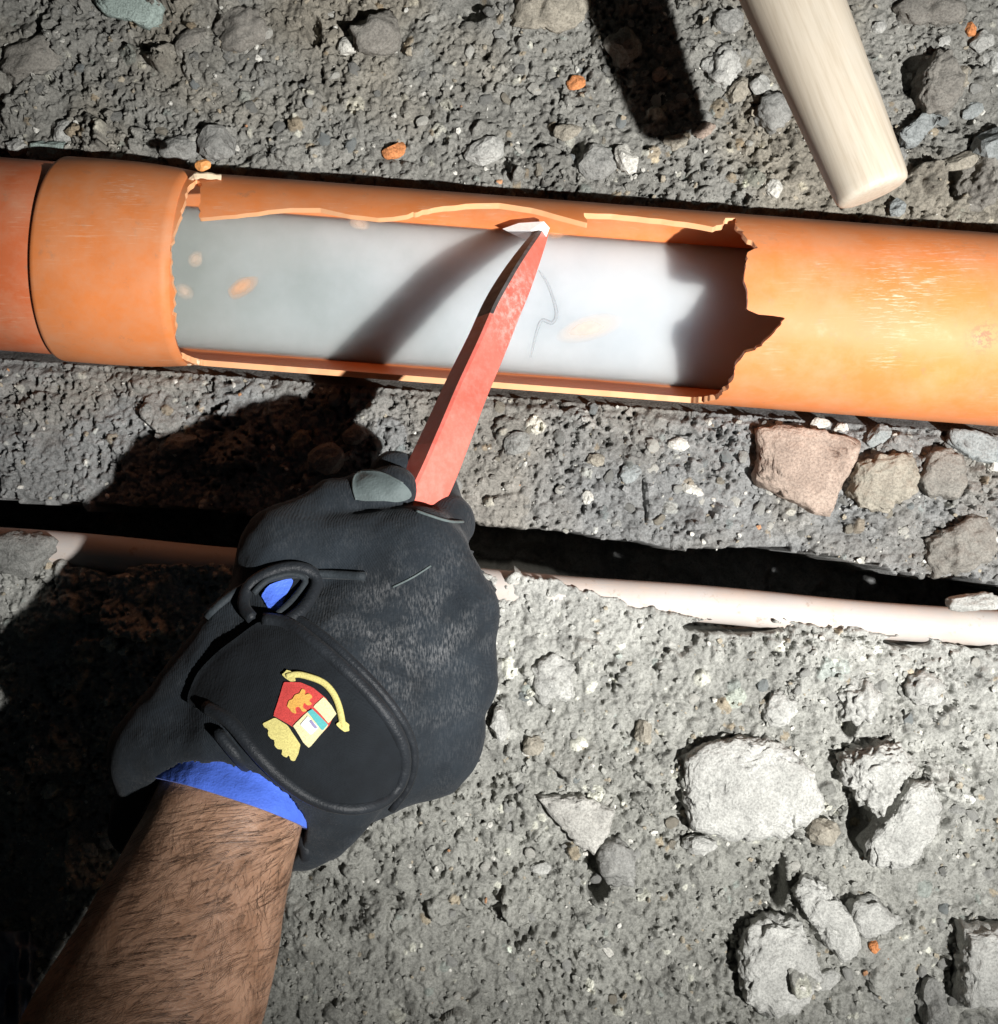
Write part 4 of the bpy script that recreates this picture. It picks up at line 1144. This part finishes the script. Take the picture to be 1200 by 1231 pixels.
def line(pts, n=6): return [tuple(p) for p in smooth_path(pts, n)]
seamA = line([(300, 690), (345, 680), (400, 681), (450, 687), (495, 675), (525, 655), (546, 632)])
seamB = line([(378, 606), (420, 611), (470, 616), (510, 618)])
seamC = line([(470, 715), (500, 700), (535, 676)])
upside = (GN[:, 2] > 0.05)
disp = 0.0007 * fbm(GV[:, 0] * 170, GV[:, 1] * 170, GV[:, 2] * 170, 3, 404)
# pulled creases that run from the strap towards the knuckles and round the thumb root
cu = (gpx * 0.77 - gpy * 0.64); cvv = (gpx * 0.64 + gpy * 0.77)
crease = np.abs(vnoise(cu * 0.012, cvv * 0.055 + 2 * vnoise(cu * .01, cvv * .01, 0, 3), GV[:, 2] * 12, 405))
disp -= 0.0016 * np.clip(1 - crease / 0.12, 0, 1) * np.clip(vnoise(cu * .012, cvv * .012, 0, 406) + .35, 0, 1)
for pl, w_, dp in ((seamA, 4.5, .0016), (seamB, 5, .0026), (line([(365, 735), (420, 785), (470, 845), (508, 900)]), 3, .0007),
                   (line([(352, 742), (405, 792), (456, 852), (492, 905)]), 3, .0007), (line([(378, 728), (436, 778), (486, 838), (520, 885)]), 3, .0006),
                   (line([(400, 568), (440, 575), (470, 590)]), 3.5, .0012), (line([(340, 930), (365, 975), (385, 1030)]), 4, .0014), (line([(440, 975), (480, 1000)]), 4, .001)):
    disp -= dp * np.exp(-(seg_dist(gpx, gpy, pl) / w_) ** 2)
for pl, w_, dp in ((line([(300, 703), (345, 692), (400, 692), (450, 698), (505, 684)]), 7, .0012), (line([(352, 930), (378, 985), (392, 1040)]), 6, .0012)):
    disp += dp * np.exp(-(seg_dist(gpx, gpy, pl) / w_) ** 2)
GV = GV + GN * (disp * upside)[:, None]
GN = vnormals(GV, GF)

person = _emp('person', P(230, 1120, 0.0), dict(label='bare hairy forearm in a black glove gripping the red bar', category='person'))
gm = new_mesh('glove', GV, GF, [M['glove']])
if GN[np.argmax(GV[:, 2]), 2] < 0: gm.flip_normals(); GN = -GN
glove_o = child_mesh('glove', gm, person, label='black knit work glove closed into a fist')
bvh = BVHTree.FromPolygons([tuple(v) for v in GV], [tuple(int(i) for i in f) for f in GF])
CAMP = Vector((0, 0, H))
def on_glove(x, y, off=0.0, zoff=None):
    d = (P(x, y, 0.1) - CAMP).normalized()
    loc, nrm, i, dist = bvh.ray_cast(CAMP, d)
    if loc is None:
        loc, nrm, i, dist = bvh.find_nearest(P(x, y, 0.12))
    if nrm.z < 0 and i is not None: nrm = -nrm
    return loc + nrm * off, nrm

def drape(name, poly, off, thick, mat, parent, step=3.0, rim=None, **props):
    poly = np.array(poly, float); x0, y0 = poly.min(0) - step; x1, y1 = poly.max(0) + step
    us_ = np.arange(x0, x1 + step, step); vs_ = np.arange(y0, y1 + step, step)
    Ux, Vy = np.meshgrid(us_, vs_, indexing='ij')
    uv_, fs = clip_grid(us_, vs_, poly_sd(Ux, Vy, poly))
    top_, bot_ = [], []
    locs, nrms = [], []
    for a_, b_ in uv_:
        l0, n0 = on_glove(a_, b_); locs.append(l0); nrms.append(n0)
    # average the surface a little so a cloth patch lies smooth
    L = np.array(locs); N = np.array(nrms)
    nb = [[] for _ in range(len(L))]
    for f in fs:
        for q in range(len(f)): nb[f[q]].append(f[(q + 1) % len(f)]); nb[f[(q + 1) % len(f)]].append(f[q])
    for _ in range(4):
        N = np.array([N[i] + N[nb[i]].sum(0) for i in range(len(N))]); N /= np.linalg.norm(N, axis=1, keepdims=True)
        Lz = np.array([0.4 * L[i] + 0.6 * L[nb[i]].mean(0) for i in range(len(L))]); L[:, 2] = np.maximum(Lz[:, 2], L[:, 2] - .0004)
    topv = L + N * (off + thick); botv = L + N * (off - 0.0006)
    fs = [f[::-1] for f in fs]
    V, F, mi_ = slab(topv, botv, fs)
    return child_mesh(name, new_mesh(name, V, F, [mat]), parent, **props)

def glove_tube(name, pts, r, off, mat, parent, n=8, flat=1.0, per=5, **props):
    path = []
    for q in smooth_path(pts, per):
        l0, n0 = on_glove(q[0], q[1], off); path.append(l0)
    for _ in range(3):
        path = [path[0]] + [(path[i - 1] + path[i] * 2 + path[i + 1]) / 4 for i in range(1, len(path) - 1)] + [path[-1]]
    return tube(name, path, r, mat, parent, n, flat, **props)

# strap across the wrist with the crest
strap_poly = [tuple(p) for p in smooth_path([(338, 748), (368, 770), (405, 800), (440, 835), (466, 872), (478, 905), (474, 935), (455, 957), (425, 965), (390, 958), (350, 935), (312, 900), (282, 868), (258, 858), (232, 848), (240, 815), (262, 790), (290, 768), (312, 752)], 4)]
strap = drape('strap', strap_poly, 0.0006, 0.0020, M['strap'], glove_o, 3.5, label='black wrist strap with rounded end')
glove_tube('piping', [(318, 748), (345, 752), (372, 772), (408, 802), (443, 836), (470, 872), (482, 905), (478, 938), (456, 961), (425, 968), (388, 961), (347, 938), (308, 902), (278, 868), (252, 852)], 0.0032, 0.0022, M['piping'], glove_o)
glove_tube('piping', [(352, 742), (385, 762), (422, 795), (456, 830), (484, 868), (497, 903), (492, 940), (470, 972)], 0.0022, 0.0006, M['piping'], glove_o)
glove_tube('piping', [(262, 880), (295, 918), (335, 958), (362, 1000), (378, 1050)], 0.0028, 0.0010, M['piping'], glove_o)
# strap pad behind the tab
glove_tube('piping', [(250, 742), (285, 712), (330, 694), (385, 690), (440, 694)], 0.0022, 0.0006, M['leather'], glove_o)
# oval opening showing the blue liner
drape('blue_liner', [tuple(p) for p in smooth_path([(315, 718), (325, 704), (348, 696), (352, 700), (345, 715), (335, 735), (322, 732)], 3)], 0.0004, 0.0010, M['blue'], glove_o, 2.5, label='blue lining seen through the oval hole')
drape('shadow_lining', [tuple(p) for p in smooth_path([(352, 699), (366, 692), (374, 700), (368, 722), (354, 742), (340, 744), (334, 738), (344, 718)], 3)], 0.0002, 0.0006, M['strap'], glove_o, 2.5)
glove_tube('piping', [(342, 752), (364, 735), (380, 708), (376, 688), (352, 682), (322, 690), (300, 708), (294, 730), (306, 746)], 0.0030, 0.0016, M['piping'], glove_o)
glove_tube('piping', [(335, 742), (352, 726), (366, 704), (362, 693), (345, 691), (322, 699), (307, 716)], 0.0016, 0.0022, M['leather'], glove_o)
# thumb patch
drape('thumb_patch', [tuple(p) for p in smooth_path([(427, 572), (440, 568), (462, 570), (485, 582), (494, 596), (480, 603), (462, 602), (430, 601), (425, 588)], 3)], 0.0001, 0.0007, M['patch'], glove_o, 2.5, label='worn grey leather thumb cap')
glove_tube('stitching', [(429, 601), (425, 587), (428, 572), (445, 568), (465, 572), (484, 582)], 0.0006, 0.0010, M['patch'], glove_o, n=6)
glove_tube('stitching', [(500, 615), (520, 622), (540, 628), (556, 628)], 0.0007, 0.0006, M['patch'], glove_o, n=6)
glove_tube('stitching', [(472, 706), (495, 695), (518, 680)], 0.0005, 0.0003, M['patch'], glove_o, n=6)

# crest on the strap (flat embroidery)
crest = drape('crest', [(344, 822), (362, 822), (377, 828), (392, 840), (402, 858), (395, 872), (371, 897), (362, 880), (330, 862), (334, 850)], 0.0026, 0.0005, M['thread_red'], glove_o, 2.5, label='embroidered crest, red field')
drape('crest', [(318, 871), (332, 864), (346, 873), (361, 894), (359, 904), (355, 912), (350, 911), (349, 905), (345, 908), (340, 905), (341, 899), (336, 899), (331, 895), (332, 889), (327, 888), (323, 883), (325, 877), (320, 876)], 0.0026, 0.0005, M['thread_yellow'], glove_o, 2.5, label='yellow battlement at the foot of the crest')
drape('crest', [(389, 838), (398, 848), (404, 858), (394, 870), (382, 856), (376, 850)], 0.0030, 0.0006, M['thread_cream'], glove_o, 2.5, label='cream quarter of the crest')
drape('crest', [(353, 874), (372, 854), (394, 872), (371, 898), (364, 892)], 0.0031, 0.0006, M['thread_cream'], glove_o, 2.5, label='cream lower quarter of the crest')
drape('crest', [(369, 857), (375, 853), (393, 871), (386, 879)], 0.0035, 0.0006, M['thread_teal'], glove_o, 2.0, label='teal band of the crest')
drape('crest', [(361, 872), (369, 862), (382, 875), (372, 884)], 0.0035, 0.0006, M['thread_white'], glove_o, 2.0, label='white square of the crest')
drape('crest', [(370, 868), (373, 866), (380, 875), (377, 877)], 0.0039, 0.0006, M['thread_violet'], glove_o, 1.5)
lion = [(346, 851), (349, 844), (353, 842), (356, 837), (361, 835), (364, 830), (368, 832), (367, 837), (372, 835), (376, 839), (372, 843), (375, 847), (370, 849), (366, 846), (365, 852), (369, 855), (364, 857), (360, 851), (356, 853), (357, 859), (352, 858), (349, 854)]
drape('lion_embroidery', [tuple(p) for p in smooth_path(lion, 3)], 0.0031, 0.0005, M['thread_gold'], glove_o, 1.2)
rp = [(347, 816), (358, 813), (372, 816), (388, 822), (400, 834), (407, 850), (410, 866), (411, 874)]
glove_tube('crest_ribbon', rp, 0.0015, 0.0036, M['thread_yellow'], glove_o, n=8, flat=0.5)
for cx, cy in ((350, 815), (411, 872)):
    drape('crest_tassel', [(cx + 8 * math.cos(t) * (1.05 if k % 2 else .75), cy + 7 * math.sin(t + .3) * (1.0 if k % 3 else .7)) for k, t in enumerate(np.linspace(0, 2 * math.pi, 11)[:-1])], 0.0033, 0.0007, M['thread_yellow'], glove_o, 2.0)
    
# forearm
def arm_mesh():
    path = smooth_path(ARM, 10); pts = [P(q[0], q[1], q[2]) for q in path]
    fr = frames(pts); n_ = 72; V, F = [], []
    for (p, t, s, u), q in zip(fr, path):
        for a_, b_ in circ(q[3], q[4], n_): V.append(p + s * a_ + u * b_)
    V = np.array([tuple(v) for v in V]); C = np.repeat(np.array([tuple(f[0]) for f in fr]), n_, 0)
    d = V - C; d /= np.linalg.norm(d, axis=1, keepdims=True)
    V += d * (0.0016 * fbm(V[:, 0] * 30, V[:, 1] * 30, V[:, 2] * 30, 3, 12))[:, None]
    for i in range(len(pts) - 1):
        for j in range(n_):
            k = (j + 1) % n_; F.append((i * n_ + j, i * n_ + k, (i + 1) * n_ + k, (i + 1) * n_ + j))
    F.append(tuple(range(n_))[::-1]); F.append(tuple((len(pts) - 1) * n_ + j for j in range(n_)))
    return V, F, path, fr
AV, AF, apath, afr = arm_mesh()
arm_o = child_mesh('forearm', new_mesh('forearm', AV, AF, [M['skin']]), person)
# blue inner glove edge around the wrist
def liner():
    path = smooth_path(ARM, 10); rows = [(i, 0.0018 + 0.0006 * math.sin(i)) for i in range(4, 22)]
    n_ = 64; outer, inner = [], []
    for i, g in rows:
        p, t, s, u = afr[i]; q = path[i]
        k_ = 0.0016 * (0 if i < 20 else 1)
        for j in range(n_):
            a = 2 * math.pi * j / n_; wv = 0.0007 * math.sin(3 * a + i * .4) + 0.0005 * math.sin(7 * a)
            sh = -0.35 * (math.sin(a)) * 0.0
            outer.append(tuple(p + s * (q[3] + g + wv + k_) * math.cos(a) + u * (q[4] + g + wv + k_) * math.sin(a)))
            inner.append(tuple(p + s * (q[3] + g - .0011 + wv) * math.cos(a) + u * (q[4] + g - .0011 + wv) * math.sin(a)))
    fs = [[i * n_ + j, i * n_ + (j + 1) % n_, (i + 1) * n_ + (j + 1) % n_, (i + 1) * n_ + j] for i in range(len(rows) - 1) for j in range(n_)]
    V, F, mi_ = slab(outer, inner, fs)
    return new_mesh('inner_glove', V, F, [M['blue']])
child_mesh('inner_glove', liner(), person, label='bright blue inner glove edge at the wrist')

# arm hair: fine curved ribbons lying along the skin
def hairs(n):
    V, F = [], []; na = 72
    rows = len(afr)
    for _ in range(n):
        i = random.uniform(19, 66); j = random.uniform(0, na)
        a = 2 * math.pi * j / na
        if math.sin(a) < -0.45 and random.random() < .8: continue
        i_ = int(i); fr_ = i - i_
        p = afr[i_][0].lerp(afr[i_ + 1][0], fr_); t, s, u = afr[i_][1], afr[i_][2], afr[i_][3]
        q = apath[i_] * (1 - fr_) + apath[i_ + 1] * fr_
        L = random.uniform(0.004, 0.015); w = random.uniform(0.00004, 0.00010)
        flow = 0.9 * fbm(i * 0.13, j * 0.11, 0, 2, 7) + 0.5 * vnoise(i * .5, j * .3, 0, 8)
        side = random.uniform(-0.7, 0.7) + float(flow) * 1.3 + 0.8      # hair sweeps along and around the arm
        seg = 4; ring = []
        for k in range(seg + 1):
            f = k / seg
            da = side * L * f / q[3] * -1.0; dl = -L * f * 0.75 * -1.0
            lift = 0.0003 + L * 0.22 * math.sin(f * 1.9) * 0.6
            aa = a + da
            c, n2_ = s * (q[3] + lift) * math.cos(aa) + u * (q[4] + lift) * math.sin(aa), s * math.cos(aa) + u * math.sin(aa)
            ring.append((p + c + t * dl, n2_))
        b0 = len(V)
        for k, (c, n2_) in enumerate(ring):
            tan = (ring[min(k + 1, seg)][0] - ring[max(k - 1, 0)][0]).normalized()
            sd = tan.cross(n2_).normalized() * (w * (1 - 0.8 * k / seg))
            V.append(tuple(c + sd)); V.append(tuple(c - sd))
        for k in range(seg): F.append((b0 + 2 * k, b0 + 2 * k + 1, b0 + 2 * k + 3, b0 + 2 * k + 2))
    return new_mesh('arm_hair', V, np.array(F), [M['hair']])
child_mesh('arm_hair', hairs(6800), person, kind='stuff')

# ---------------------------------------------------------------- crumpled dark film in the lower left corner
def film():
    n_ = 60; V, F = [], []
    for i in range(n_):
        for j in range(n_):
            x = -90 + 130 * i / (n_ - 1); y = 1120 + 170 * j / (n_ - 1)
            x += 10 * math.sin(y * .05)
            f = float(fbm(x * .03, y * .02, 0, 3, 4)); e = float(abs(vnoise(x * .07, y * .025, 0, 6)))
            V.append(P(x, y, 0.030 + 0.012 * f + 0.012 * (1 - e) ** 2 - 0.02 * max(0, (x - 20) / 30) ** 2))
    for i in range(n_ - 1):
        for j in range(n_ - 1):
            a = i * n_ + j; F.append([a, a + 1, a + n_ + 1, a + n_])
    low = [v - Vector((0, 0, 0.0006)) for v in V]
    V2, F2, mi_ = slab(V, low, F)
    return new_mesh('plastic_film', V2, F2, [M['film']])
obj('plastic_film', film(), None, label='crumpled dark bluish plastic film in the lower left corner', category='plastic film')
